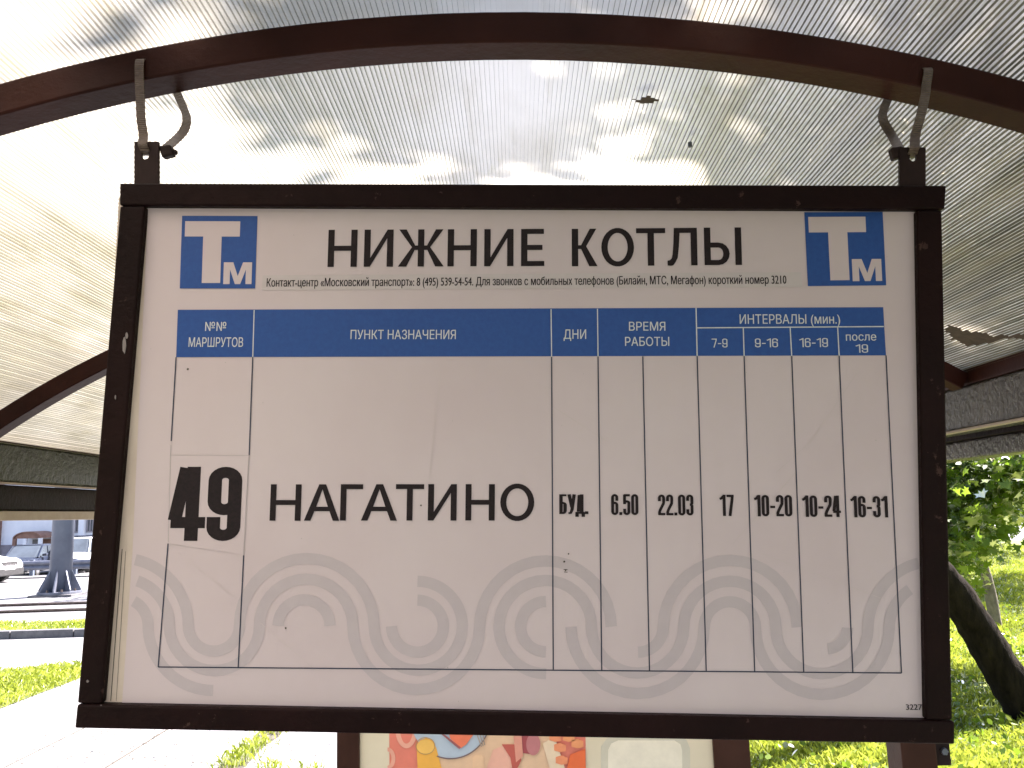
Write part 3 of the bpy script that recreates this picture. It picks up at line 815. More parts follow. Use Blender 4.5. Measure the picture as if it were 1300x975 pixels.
make_tie('yellowed nylon cable tie looped over the arch at the left lug of the sign', (178, 76),
         [((177, 100), YR - .0045), ((178, 122), YR - .006), ((179, 150), YR - .010), ((182, 172), YR - .010)],
         [((232, 168), YR + .04), ((237, 150), YR + .055), ((229, 128), YR + .06), ((219, 106), YR + .058), ((205, 92), YR + .056)], (209, 191), 1,
         [((210, 186), -.004), ((184, 185), .007), ((185.5, 191), .0055), ((186, 194.5), .001), ((186, 195.5), -.005)])
make_tie('shaded nylon cable tie looped over the arch at the right lug of the sign', (1178, 87),
         [((1176, 108), YR - .0045), ((1174, 124), YR - .006), ((1168, 150), YR - .010), ((1162, 172), YR - .010)],
         [((1132, 172), YR + .04), ((1121, 152), YR + .055), ((1123, 136), YR + .06), ((1136, 112), YR + .058), ((1160, 100), YR + .056)], (1139, 193), -1,
         [((1143, 187), -.004), ((1158, 188), .007), ((1157, 194), .0055), ((1157, 197.5), .001), ((1157, 198.5), -.005)])

# ================================================================== POSTER STAND
YP = 2.3
pst = thing('poster_stand', 'brown framed poster stand with a colourful food picture below the route sign', 'poster stand', (.1, YP, 0))
def Pp(px, py, off=0): p = at_y(px, py, YP - off); return p
x0, x1, x2, x3 = (at_y(v, 955, YP).x for v in (428.5, 457, 905, 951))
ZT = 1.42; ZB = .35
for (aa, bb) in ((x0, x1), (x2, x3)):
    mb = MB(); mb.box(aa, bb, YP - .012, YP + .06, 0, ZT + .05); mb.build('post', M['post'], pst, bevel=.003)
for (aa, bb) in ((ZT, ZT + .045), (ZB - .05, ZB)):
    mb = MB(); mb.box(x1 + .001, x2 - .001, YP - .010, YP + .058, aa, bb); mb.build('cross_bar', M['post'], pst, bevel=.003)
mb = MB(); mb.box(x1, x2, YP, YP + .012, ZB, ZT); pan = mb.build('poster', M['poster'], pst)
zb_ = .45
def pp(name, pts, col, lay, z_rel=None):
    mb = MB(); mb.prism([Pp(x, y, .0008 * lay) for x, y in pts], (0, .0004, 0)); return mb.build(name, flat('print_' + name + str(lay), tuple(min(.85, c_ * 1.22) for c_ in col)), pan)
def disc(cx, cy, rx, ry, a0=0, a1=360, n=28): return [(cx + rx * math.cos(R(a0 + (a1 - a0) * i / n)), cy + ry * math.sin(R(a0 + (a1 - a0) * i / n))) for i in range(n if abs(a1 - a0) == 360 else n + 1)]
def ringp(cx, cy, rx, ry, wd, a0, a1, n=24):
    return [(cx + rx * math.cos(R(a0 + (a1 - a0) * i / n)), cy + ry * math.sin(R(a0 + (a1 - a0) * i / n))) for i in range(n + 1)] + \
           [(cx + (rx - wd) * math.cos(R(a1 + (a0 - a1) * i / n)), cy + (ry - wd) * math.sin(R(a1 + (a0 - a1) * i / n))) for i in range(n + 1)]
pp('picture_ground', [(494, 905), (743, 905), (746, 1180), (496, 1180)], (.62, .18, .13), 1)
pp('cream_cloth', [(560, 905), (700, 905), (712, 1020), (690, 1180), (545, 1180)], (.62, .42, .28), 2)
pp('pink_loop', ringp(516, 926, 14, 24, 6, 0, 180), (.66, .32, .24), 3)
pp('pink_loop', ringp(492, 963, 10, 14, 5, 270, 450), (.66, .32, .24), 3)
pp('juice_glass', [(529, 948), (533, 940), (541, 937), (549, 940), (554, 950), (563, 985), (560, 1060), (534, 1060)], (.70, .36, .06), 5)
pp('glass_rim', ringp(540, 947, 12.5, 11, 1, 0, 360), (.42, .25, .10), 7)
pp('juice_top', disc(540, 948, 11, 9), (.74, .42, .10), 6)
pp('plate', disc(572, 908, 52, 55, 0, 180), (.36, .43, .52), 4)
pp('plate_rim', ringp(572, 908, 52, 56, 1.6, 5, 110), (.16, .11, .12), 6)
pp('fruit_slice', [(560, 900), (600, 900), (603, 930), (592, 945), (585, 950), (572, 938)], (.68, .17, .09), 7)
pp('fruit_skin', [(560, 932), (565, 933), (585, 949), (583, 951)], (.28, .09, .10), 8)
for i, (x, y) in enumerate(((604, 930), (608, 929), (612, 928))):
    pp('fork_tine', [(x, y), (x + 1.2, y), (x + 8 - i * 2, y + 18), (x + 6.5 - i * 2, y + 18)], (.35, .28, .24), 8)
pp('finger_biscuit', [(600, 962), (604, 958), (611, 958), (614, 962), (614, 1010), (600, 1010)], (.66, .44, .28), 5)
pp('petal', [(618, 975), (626, 952), (645, 944), (655, 960), (640, 1000), (622, 1000)], (.66, .36, .28), 4)
pp('petal', [(637, 945), (655, 945), (662, 965), (652, 985), (648, 962)], (.42, .09, .07), 6)
pp('petal', [(660, 920), (672, 924), (684, 944), (676, 958), (664, 956)], (.30, .06, .07), 5)
pp('petal', [(652, 934), (662, 930), (664, 960), (655, 968)], (.60, .26, .20), 7)
pp('berry', disc(677, 945, 9, 14), (.42, .16, .17), 6)
pp('board', [(689, 944), (700, 937), (706, 941), (722, 990), (708, 1010), (702, 990)], (.66, .52, .38), 6)
for i, (x, y) in enumerate(((705, 936), (722, 936), (711, 949), (733, 944), (713, 965))):
    s_ = 7.5
    pp('cube', [(x - s_, y - s_ * .5), (x, y - s_ * .8), (x + s_, y - s_ * .4), (x + s_, y + s_ * .6), (x, y + s_ * .8), (x - s_, y + s_ * .5)], (.68, .24 + .03 * (i % 2), .12), 7 + i % 2)
pp('orange_block', [(724, 958), (743, 951), (744, 1010), (727, 1010), (720, 975)], (.66, .13, .04), 7)
pp('grey_arc', [(763, 948), (770, 938), (782, 934), (862, 934), (872, 940), (876, 950), (877, 1090), (762, 1090)], (.50, .47, .39), 1)
pp('rounded_card', [(772, 952), (776, 944), (785, 940), (856, 940), (864, 945), (866, 953), (867, 1080), (771, 1080)], (.68, .63, .53), 2)
done()

# ================================================================== GROUND
def hz(x, y):
    return -.6 * min(1, max(0, (y - 30.5) / 3)) * min(1, max(0, (-x - 3) / 4))
mb = MB()
xs = [-700, -200, -80, -40, -30, -20, -12, -7, -3, 0, 10, 30, 80, 200, 700]
ys = [-300, -50, -10, 0, 5, 15, 25, 30.5, 31.5, 32.5, 33.5, 40, 60, 100, 300, 1200]
for y in ys:
    for x in xs: mb.v.append(Vector((x, y, hz(x, y))))
nx = len(xs)
for j in range(len(ys) - 1):
    for i in range(nx - 1): mb.f.append((j * nx + i, j * nx + i + 1, (j + 1) * nx + i + 1, (j + 1) * nx + i))
struct(mb.build('ground', M['asphalt']))
def sheetm(name, pts, m, z):
    mb = MB(); mb.poly([(x, y, z) for x, y in pts]); return struct(mb.build(name, M[m]))
sheetm('footpath', [(-2.95, -4), (-2.95, 10.2), (-4.4, 10.2), (-4.4, -4)], 'path', .004)
sheetm('cross_path', [(-22, 10.35), (-2.1, 10.35), (-2.1, 12.45), (-22, 12.45)], 'path', .004)
# flush edging beside the path
for xa in (-2.95, -3.72):
    mb = MB(); y = -3.0
    mb.box(xa, xa + .09, -4, 10.2, -.05, .012); e_ = struct(mb.build('path_edging', M['edging']))
    mb = MB(); mb.box(xa - .032, xa - .001, -4, 10.2, -.01, .009); mb.build('joint', M['joint'], e_)
# soil strip with tufts at the edge of the shelter paving
mb = MB(); n = 40
L_ = [(-2.14 + random.uniform(-.025, .02), -1 + i * 11.2 / n) for i in range(n + 1)]; Rr_ = [(-1.97 + random.uniform(-.03, .03), -1 + i * 11.2 / n) for i in range(n + 1)]
for i in range(n): mb.quad((*L_[i], .006), (*Rr_[i], .006), (*Rr_[i + 1], .006), (*L_[i + 1], .006))
struct(mb.build('soil_strip', M['joint']))
# lawns
def lawn(name, pts):
    return sheetm(name, pts, 'soil', .008)
gl_ = [ground(0, 900), ground(105, 860)]
k_ = (gl_[1].x - gl_[0].x) / (gl_[1].y - gl_[0].y)
lx = lambda y: gl_[0].x + k_ * (y - gl_[0].y)
lawn('left_lawn', [(lx(0), 0), (lx(10.3), 10.3), (-16, 10.3), (-16, 0)])
lawn('right_lawn', [(.4, 3.6), (1.6, 3.4), (1.9, -4), (30, -4), (34, 33.6), (.4, 33.6)])
yk = ground(60, 810).y; ys0 = yk + .16; ys1 = ground(60, 790).y
lawn('added_back_lawn', [(-2.0, -30), (-2.0, -2.2), (1.85, -2.2), (1.85, -30)])  # unseen dark lawn added behind the viewer to cut light bounced onto the sign
lawn('added_back_lawn', [(-30, -30), (-30, -.2), (-4.6, -.2), (-4.6, -30)])
lawn('grass_verge', [(-24, ys0), (-4, ys0), (-4, ys1), (-24, ys1)])
# kerb: individual stones
kb = struct(bpy.data.objects.new('kerb', None)); COL.objects.link(kb)
x = -22.0; base = None
while x < -2.2:
    if base is None:
        mb = MB(); mb.box(0, .985, 0, .15, -.05, .12); base = mb.build('kerb_stone', M['kerb'], kb, bevel=.012); o = base
    else: o = base.copy(); COL.objects.link(o); o.parent = kb
    o.location = (x, yk + random.uniform(-.006, .006), random.uniform(-.006, .004)); x += 1.0
# right road and its edge
sheetm('road', [(6, ground(1280, 684).y), (90, ground(1280, 684).y), (140, 62), (6, 62)], 'asphalt', .012)
# tram track
for (ya, yb_) in ((ground(60, 777).y, None), (ground(60, 768.5).y, None)):
    mb = MB(); prof = [(-.07, -.10), (.07, -.10), (.07, -.09), (.012, -.07), (.012, .015), (.035, .03), (.035, .06), (-.035, .06), (-.035, .03), (-.012, .015), (-.012, -.07), (-.07, -.09)]
    mb.sweep([[(xx, ya + a_, b_ + .002) for a_, b_ in prof] for xx in (-40, 8)])
    o = mb.build('tram_rail', M['rail'], bevel=.004); tag(o, 'nearer steel tram rail crossing the pale ground beyond the verge' if ya < ground(60, 772).y else 'farther steel tram rail, the one nearest the grey pole base', 'rail', 'tram rails')
# kerb line beyond the tracks
mb = MB(); mb.box(-45, -2, 28.6, 28.75, -.05, .05); struct(mb.build('road_edge', M['kerb'], bevel=.01))

# grass blades: numpy built
def blades(name, n, sampler, hmin, hmax, wid, m, broad=0.0):
    P = sampler(n); n = len(P)
    h = rng.uniform(hmin, hmax, n) * (1 + .35 * np.sin(P[:, 0] * 3.1 + np.sin(P[:, 1] * 2.3)))
    az = rng.uniform(0, 2 * np.pi, n); lean = rng.uniform(.1, .9, n) * h
    wv_ = wid * rng.uniform(.6, 1.4, n)
    dx, dy = np.cos(az), np.sin(az)
    la = rng.uniform(0, 2 * np.pi, n); lx_, ly_ = np.cos(la) * lean, np.sin(la) * lean
    V = np.zeros((n, 4, 3))
    V[:, 0, 0] = P[:, 0] - dx * wv_ * .5; V[:, 0, 1] = P[:, 1] - dy * wv_ * .5
    V[:, 1, 0] = P[:, 0] + dx * wv_ * .5; V[:, 1, 1] = P[:, 1] + dy * wv_ * .5
    V[:, 2, 0] = P[:, 0] + lx_ * .45 + dx * wv_ * .5; V[:, 2, 1] = P[:, 1] + ly_ * .45 + dy * wv_ * .5; V[:, 2, 2] = h * .7
    V[:, 3, 0] = P[:, 0] + lx_; V[:, 3, 1] = P[:, 1] + ly_; V[:, 3, 2] = h * .9
    V[:, :, 2] += .006
    F = np.arange(n * 4).reshape(n, 4)
    o = quick(name, V.reshape(-1, 3), F, m)
    return o
def s_right(n):
    y = 3.7 + 26 * rng.random(n) ** 1.7
    k0, k1 = .12, .82
    xx = (k0 + (k1 - k0) * rng.random(n)) * y
    ok = (xx > .5)
    # clumpy cover
    d = np.sin(xx * 2.3 + np.sin(y * 1.7) * 2) * np.sin(y * 2.9 + xx) > -.75
    return np.c_[xx, y][ok & d]
tag(blades('lawn_grass', 230000, s_right, .04, .12, .010, M['grass']), 'short sunlit green grass of the lawn right of the shelter', 'grass', kind='stuff')
def s_left(n):
    y = 4 + 6.3 * rng.random(n); xx = np.array([lx(v) for v in y]) - 5.5 * rng.random(n) ** 1.2 + rng.normal(0, .03, n)
    return np.c_[xx, y]
tag(blades('path_grass', 60000, s_left, .04, .10, .010, M['grass']), 'bright green grass patch beside the pale path at left', 'grass', kind='stuff')
def s_verge(n):
    y = ys0 + (ys1 - ys0) * rng.random(n); return np.c_[-18 + 13 * rng.random(n), y]
tag(blades('verge_grass', 26000, s_verge, .03, .08, .012, M['grass']), 'thin yellowed grass on the verge behind the kerb', 'grass', kind='stuff')
def s_strip(n):
    y = 3.5 + 6.5 * rng.random(n); d = rng.normal(-2.05, .07, n)
    ok = np.sin(y * 5.1) + np.sin(y * 13.7) > -.6
    return np.c_[d, y][ok]
tag(blades('joint_grass', 3600, s_strip, .015, .07, .008, M['grass']), 'weeds growing along the paving edge under the sign', 'weeds', kind='stuff')
def s_scat(n):
    c_ = np.array([(-1.5, 5.9), (-1.75, 6.0), (-1.35, 5.75), (-1.62, 5.5), (-1.2, 5.6)])
    i = rng.integers(0, len(c_), n); return c_[i] + rng.normal(0, .05, (n, 2))
tag(blades('paving_weeds', 260, s_scat, .015, .05, .010, M['grass']), 'small weed tufts on the pale ground left of the poster stand', 'weeds', kind='stuff')
# grit and fallen bits on the ground left
n = 3800
yy = 4.5 + 6 * rng.random(n); xx = -1.9 - 2.3 * rng.random(n) ** 1.0 + .9 * (rng.random(n) < .4)
s_ = rng.uniform(.003, .011, n); V = np.zeros((n, 4, 3)); an = rng.uniform(0, 6.28, n)
for k in range(4):
    V[:, k, 0] = xx + s_ * np.cos(an + k * 1.57) * (1 + .5 * (k % 2)); V[:, k, 1] = yy + s_ * np.sin(an + k * 1.57); V[:, k, 2] = .014 + .006 * (k == 0)
tag(quick('grit', V.reshape(-1, 3), np.arange(n * 4).reshape(n, 4), M['joint']), 'scattered grit and dry bits on the pale paving at lower left', 'grit', kind='stuff')

# ================================================================== TREES
LOBE = [(0, -.5), (.10, -.12), (.42, -.28), (.34, .02), (.52, .22), (.26, .2), (.14, .34), (0, .58), (-.14, .34), (-.26, .2), (-.52, .22), (-.34, .02), (-.42, -.28), (-.10, -.12)]
OVAL = [(0, -.5), (.3, -.15), (.26, .2), (0, .5), (-.26, .2), (-.3, -.15)]
def leaves(name, blobs, size, m, parent, shape=LOBE, droop=.6, keep=None):
    out = np.array(shape); k = len(out); allV = []
    for (cx, cy, cz, rx, ry, rz_, n) in blobs:
        # small clumps inside an uneven volume
        nc = max(3, n // 14)
        d = rng.normal(size=(nc, 3)); d /= np.linalg.norm(d, axis=1)[:, None]
        rad = rng.random(nc) ** .45
        cen = d * rad[:, None] * np.array([rx, ry, rz_]) + np.array([cx, cy, cz])
        idx = rng.integers(0, nc, n)
        pos = cen[idx] + rng.normal(0, 1, (n, 3)) * np.array([.13, .13, .09]) * (size / .12)
        if keep is not None: pos = pos[keep(pos)]
        q = len(pos)
        nrm = rng.normal(0, 1, (q, 3)) * droop + np.array([0, 0, 1.0]); nrm /= np.linalg.norm(nrm, axis=1)[:, None]
        tt = rng.normal(size=(q, 3)); tt -= nrm * (tt * nrm).sum(1)[:, None]; tt /= np.linalg.norm(tt, axis=1)[:, None]
        bb = np.cross(nrm, tt); s = size * rng.uniform(.6, 1.25, q)
        V = pos[:, None, :] + (tt[:, None, :] * out[None, :, 0, None] + bb[:, None, :] * out[None, :, 1, None]) * s[:, None, None]
        V += nrm[:, None, :] * (-(np.abs(out[:, 0]) ** 1.5)[None, :, None]) * s[:, None, None] * .35
        allV.append(V)
    V = np.concatenate(allV); n = len(V)
    return quick(name, V.reshape(-1, 3), np.arange(n * k).reshape(n, k), m, parent)
def limb(name, path, r0, r1, m, parent, seg=12, wob=.06):
    # resample smooth
    pts = [Vector(p) for p in path]; out = []
    for i in range(len(pts) - 1):
        p0, p1, p2, p3 = pts[max(i - 1, 0)], pts[i], pts[i + 1], pts[min(i + 2, len(pts) - 1)]
        for t in np.linspace(0, 1, 7)[:-1]:
            out.append(.5 * ((2 * p1) + (p2 - p0) * t + (2 * p0 - 5 * p1 + 4 * p2 - p3) * t * t + (3 * p1 - p0 - 3 * p2 + p3) * t ** 3))
    out.append(pts[-1]); n = len(out)
    mb = MB(); mb.tube(out, [r0 + (r1 - r0) * i / (n - 1) for i in range(n)], seg, wob)
    return mb.build(name, m, parent, smooth=True)
random.seed(5)
# leaning tree whose crown hangs over the shelter
b0 = ground(1300, 918)
lt = thing('leaning_tree', 'thick dark trunk leaning left over the lawn beside the shelter', 'tree', (b0.x, b0.y, 0))
D = b0.y
T = [(b0.x + .10, D, -.1), at_y(1296, 890, D), at_y(1265, 838, D), at_y(1233, 785, D - .05), at_y(1200, 738, D - .1), at_y(1150, 690, D - .2), at_y(1060, 620, D - .3), (2.2, D - .5, 2.8), (2.3, D - 1.0, 4.0), (2.9, 4.6, 5.4)]
limb('trunk', T, .155, .08, M['bark'], lt, 16, .07)
limb('branch', [T[6], (3.0, 5.0, 3.0), (3.4, 4.2, 4.4), (3.7, 3.6, 5.6)], .09, .04, M['bark'], lt, 10, .05)
limb('branch', [T[7], (2.6, 4.2, 3.9), (2.5, 3.0, 4.8), (2.0, 1.8, 5.4)], .07, .03, M['bark'], lt, 10, .05)
limb('branch', [T[8], (3.0, 3.2, 4.9), (3.4, 2.2, 5.3), (3.8, 1.2, 5.6)], .07, .025, M['bark'], lt, 10, .05)
crown_l = [(2.88, 3.0, 6.5, .22, .30, .25, 620), (3.1, 2.45, 6.5, .5, .16, .25, 700), (4.0, 2.5, 6.5, .6, .3, .4, 1300), (4.2, 3.35, 6.5, .4, .3, .4, 800), (3.55, 3.0, 6.5, .22, .2, .2, 200),
           (4.2, 4.6, 6.5, .5, .7, .4, 1100), (3.6, .6, 6.5, 1.6, 1.2, .6, 3800), (4.2, 6.2, 6.4, 1.3, 1.0, .6, 2500), (.5, -.9, 5.2, 1.1, .9, .5, 1800), (2.3, -.6, 4.6, 1.0, .9, .6, 1800)]  # clumps placed to shade the roof; the rear ones block skylight behind the viewer
limb('branch', [T[9], (3.3, 3.8, 6.0), (3.2, 2.9, 6.4)], .05, .02, M['bark'], lt, 8, .05)
limb('branch', [T[9], (3.8, 3.6, 6.0), (4.0, 2.0, 6.4), (3.4, .6, 6.5), (2.4, -.5, 5.0)], .06, .015, M['bark'], lt, 8, .05)
leaves('crown', crown_l, .11, M['leaf_dark'], lt, OVAL)
done()
# young maple with bright leaves
b1 = ground(1268, 800)
yt = thing('young_maple', 'slim pale trunk of a young maple with bright drooping leaves right of the sign', 'tree', (b1.x, b1.y, 0))
D = b1.y
limb('trunk', [(b1.x, D, -.05), at_y(1264, 795, D), at_y(1259, 762, D), at_y(1253, 735, D), at_y(1246, 708, D), at_y(1240, 670, D), at_y(1232, 600, D), (b1.x - .6, D - .3, 4.0)], .085, .04, M['bark_pale'], yt, 12, .05)
def spot(px, py, Y): p = at_y(px, py, Y); return (p.x, p.y, p.z)
blob = lambda px, py, Y, r, rz_, n: (*spot(px, py, Y), r, r, rz_, n)
crown_y = [blob(1215, 640, 7.6, .42, .42, 640), blob(1205, 690, 7.4, .32, .30, 380), blob(1238, 690, 8.0, .22, .22, 130), blob(1222, 720, 7.6, .13, .13, 50), blob(1250, 610, 7.8, .45, .30, 480),
           blob(1290, 612, 7.5, .40, .20, 260), blob(1330, 605, 7.7, .5, .3, 260), blob(1230, 560, 7.8, .8, .4, 260), blob(1300, 540, 8, .9, .5, 260), blob(1170, 640, 7.8, .4, .5, 250), blob(1262, 660, 8.3, .12, .12, 50), blob(1285, 632, 8.6, .32, .13, 220), blob(1318, 640, 8.2, .3, .18, 180), blob(1225, 650, 8.8, .4, .5, 400)]
leaves('crown', crown_y, .115, M['leaf'], yt, LOBE, .75)
limb('branch', [at_y(1241, 680, D), at_y(1236, 640, D - 1.2), at_y(1228, 620, 8.2), at_y(1216, 650, 7.7), at_y(1214, 700, 7.6)], .03, .008, M['bark_pale'], yt, 8)
done()
wb = []
for i in range(150):
    y = 4.2 + 9 * random.random() ** 1.4; x = y * random.uniform(.26, .72)
    if x > .9: wb.append((x, y, .05, .28, .28, .035, 34))
stuff_w = leaves('lawn_weeds', wb, .055, M['leaf'], None, OVAL, .9)
tag(stuff_w, 'broad leaved weeds scattered through the sunny lawn', 'weeds', kind='stuff')
# dark maple behind
def tree(name, label, bx, by, h, r, cr, cz, n, size, m='leaf_dark', bark='bark', keep=None, group='trees around the lawn'):
    t = thing(name, label, 'tree', (bx, by, 0), group)
    limb('trunk', [(bx, by, -.1), (bx + .1, by, h * .25), (bx - .05, by + .1, h * .5), (bx + .1, by, h * .85)], r, r * .35, M[bark], t, 12)
    for k in range(4):
        an = k * 1.6 + bx; z = h * (.35 + .1 * k)
        limb('branch', [(bx, by, z), (bx + math.cos(an) * cr * .4, by + math.sin(an) * cr * .4, z + h * .12), (bx + math.cos(an) * cr * .75, by + math.sin(an) * cr * .75, z + h * .2)], r * .4, r * .12, M[bark], t, 8)
    bl = []
    for k in range(8):
        an = k * 2.4; rr_ = cr * .55 * (k % 3) / 2
        bl.append((bx + math.cos(an) * rr_, by + math.sin(an) * rr_, cz + cr * random.uniform(-.35, .5), cr * .6, cr * .6, cr * .42, n // 8))
    leaves('crown', bl, size, M[m], t, OVAL, .8, keep)
    done(); return t
b2 = ground(1256, 697)
tree('maple_tree', 'dark upright trunk by the road beyond the young maple', b2.x, b2.y, 9, .20, 4.0, 5.4, 3200, .30)
tree('lime_tree', 'broad dark tree on the lawn just behind the sign board', 4.2, 13.5, 11, .20, 3.0, 6.2, 4200, .22)
tree('lime_tree', 'tall dark tree beyond the lawn seen through the right half of the roof', 8.5, 19, 13, .22, 4.0, 7.4, 4600, .26)
tree('lime_tree', 'broad tree in the middle of the lawn casting streaks of shade', 14, 19.5, 13, .22, 4.0, 7.6, 4600, .26)
tree('lime_tree', 'tall tree beside the lawn past the right edge', 19, 17, 14, .22, 4.5, 7.6, 4600, .26)
tree('lime_tree', 'tall tree on the far lawn seen through the middle of the roof', 3.6, 18.5, 13, .2, 2.7, 8.6, 4200, .24)
vt = thing('lime_tree', 'added very tall tree, unseen past the right edge, its high crown dimming the sun on the shelter roof', 'tree', (9.0, 5.6, 0), 'trees around the lawn')  # unseen tree put in so its high leaves shade the roof softly
limb('trunk', [(9.0, 5.6, -.1), (8.8, 5.5, 4), (8.2, 5.4, 8), (7.6, 5.2, 11.5)], .24, .07, M['bark'], vt, 12)
for k, (x, y, z) in enumerate(((6.6, 4.0, 10.6), (7.2, 6.6, 11), (8.4, 4.2, 11), (6.2, 5.6, 11.2))):
    limb('branch', [(8.2, 5.4, 8), (7.6, 5.2, 9.6), (x, y, z)], .08, .02, M['bark'], vt, 8)
leaves('crown', [(7.35, 4.9, 11, .8, .45, .8, 420), (6.6, 4.1, 10.8, .35, .35, .5, 180), (8.2, 4.8, 11.2, 1.0, 1.5, 1.0, 1300), (7.4, 6.6, 11, 1.2, .9, .8, 1100), (7.6, 3.2, 11, 1.4, .7, .8, 1200)], .16, M['leaf_dark'], vt, OVAL, .8)
done()
tree('lime_tree', 'added low crowned tree, unseen right of the viewer, blocking light close to the shelter', 6.2, -1.2, 8, .2, 2.9, 4.2, 4200, .2)  # added out of view to darken the right side of the sign
tree('lime_tree', 'high crowned tree far behind the middle of the roof', -.5, 27, 15, .25, 4.6, 9.5, 4600, .3)
tree('lime_tree', 'tall tree standing right of the shelter outside the sunny gap', 9.5, 4.6, 10, .2, 2.6, 8.0, 2600, .2)
tree('lime_tree', 'added large leafy tree, unseen behind the viewer left of the footpath, cutting fill light', -4.5, -6, 9, .25, 3.8, 4.6, 4200, .24)  # added out of view to lower the fill light from behind
tree('lime_tree', 'added large leafy tree, unseen behind the viewer at the shelter corner, cutting fill light', 2.5, -6.5, 9.5, .25, 3.9, 4.8, 4200, .24)  # another unseen tree added to hold back sky light from behind
tree('lime_tree', 'added unseen leafy tree shading the open side of the shelter behind the viewer', 3.6, -3.0, 8, .2, 2.6, 6.2, 3200, .2)  # unseen, added to shade the near roof and weaken the front light
tree('lime_tree', 'round green tree across the road at the far right', 52, 70, 12, .3, 6, 7, 2400, .7)
tree('lime_tree', 'green tree across the road just right of the sign', 34, 72, 12, .3, 6.5, 7, 2400, .7)
tree('lime_tree', 'far green tree over the road end at the right edge', 70, 78, 13, .3, 7.5, 7.4, 2400, .8)

# ================================================================== LEFT BACKGROUND
pb_ = ground(75.5, 756)
PY = pb_.y; PX = pb_.x; prd = 12.9 / FPX * PY * 1.0
pole = thing('support_pole', 'thick grey steel pole with gusseted base plate beyond the tram rails', 'pole', (PX, PY, 0))
mb = MB(); mb.tube([(PX, PY, .05), (PX + .02, PY, 9)], [prd, prd * .86], 32); mb.build('shaft', M['galv'], pole, smooth=False).data.polygons.foreach_set('use_smooth', [True] * 32 + [False] * 2)
mb = MB()
ro = prd * 1.95
mb.tube([(PX, PY, .055), (PX, PY, .11)], [ro, ro], 20); mb.build('base_plate', M['galv2'], pole, bevel=.004)
mb = MB(); mb.box(PX - ro * 1.0, PX + ro * 1.1, PY - ro * 1.0, PY + ro * 1.0, -.05, .052); mb.build('concrete_footing', M['kerb'], pole, bevel=.01)
for k in range(8):
    an = R(12 + 45 * k); dx, dy = math.cos(an), math.sin(an)
    mb = MB(); nx_, ny_ = -dy * .014, dx * .014
    pr = [(prd * .97, .111), (ro * .96, .111), (ro * .96, .16), (prd * 1.0, .62), (prd * .97, .62)]
    mb.prism([(PX + dx * a_ + nx_, PY + dy * a_ + ny_, z) for a_, z in pr], (-2 * nx_, -2 * ny_, 0)); mb.build('gusset', M['galv2'], pole)
    an2 = an + R(22.5)
    mb = MB(); mb.tube([(PX + math.cos(an2) * ro * .85, PY + math.sin(an2) * ro * .85, .105), (PX + math.cos(an2) * ro * .85, PY + math.sin(an2) * ro * .85, .17)], [.028, .028], 6); mb.build('bolt', M['rail'], pole)
done()
# guard rail
GY = ground(40, 731).y
gx = lambda px: at_y(px, 720, GY).x
gr = thing('guard_rail', 'low grey crash barrier on posts behind the grey pole', 'guard rail', (gx(60), GY, 0))
ztop = at_y(60, 711.5, GY).z; zbot = at_y(60, 723.5, GY).z
zm = (ztop + zbot) / 2; hh = (ztop - zbot) / 2
prof = [(0, hh), (-.04, hh * .85), (-.07, hh * .5), (-.04, hh * .2), (0, 0), (-.04, -hh * .2), (-.07, -hh * .5), (-.04, -hh * .85), (0, -hh)]
mb = MB()
for i, xx_ in enumerate((-34, -6)):
    for a_, b_ in prof: mb.v.append(Vector((xx_, GY + a_, zm + b_)))
for a_, b_ in prof: pass
npf = len(prof)
for j in range(npf - 1): mb.f.append((j, j + 1, npf + j + 1, npf + j))
o = mb.build('barrier_beam', M['galv2'], gr); sd_ = o.modifiers.new('thickness', 'SOLIDIFY'); sd_.thickness = .004
step = gx(94) - gx(39.5)
base = None
for k in range(-4, 7):
    xx_ = gx(39.5) + k * step
    if base is None:
        mb = MB(); mb.box(gx(60) - .07, gx(60) + .07, GY + .01, GY + .12, 0, ztop + .04); base = mb.build('post', M['galv'], gr, bevel=.005); o = base
    else: o = base.copy(); COL.objects.link(o); o.parent = gr
    o.location = (xx_ - gx(60), 0, 0)
done()

# building
BY = 52.0
wx = lambda px: at_y(px, 680, BY).x
zz = lambda px, py: at_y(px, py, BY).z
bld = thing('apartment_house', 'pale rendered house with grey plinth and arched brown door canopy behind the parked cars', 'building', (wx(50), BY, -.6))
xw0, xw1 = wx(-60), wx(240)
z_pl = zz(20, 691.5)
mb = MB(); mb.box(xw0, xw1, BY, BY + 12, z_pl, 11); wall = mb.build('wall', M['wall'], bld)
mb = MB(); mb.box(xw0 - .05, xw1 + .05, BY - .06, BY + 12.06, -.6, z_pl + .001); mb.build('plinth', M['plinth'], bld)
mb = MB(); mb.box(xw0 - .4, xw1 + .4, BY - .5, BY + 12.5, 11, 11.35); mb.build('roof', M['plinth'], bld)
mb = MB(); mb.box(wx(-8), wx(1.7), BY - .35, BY - .001, -.55, 10.9); mb.build('pilaster', M['brick'], bld)
mb = MB(); mb.box(wx(101.5), wx(108.5), BY - .25, BY - .001, zz(105, 681), 10.9); mb.build('pilaster', M['wall'], bld)
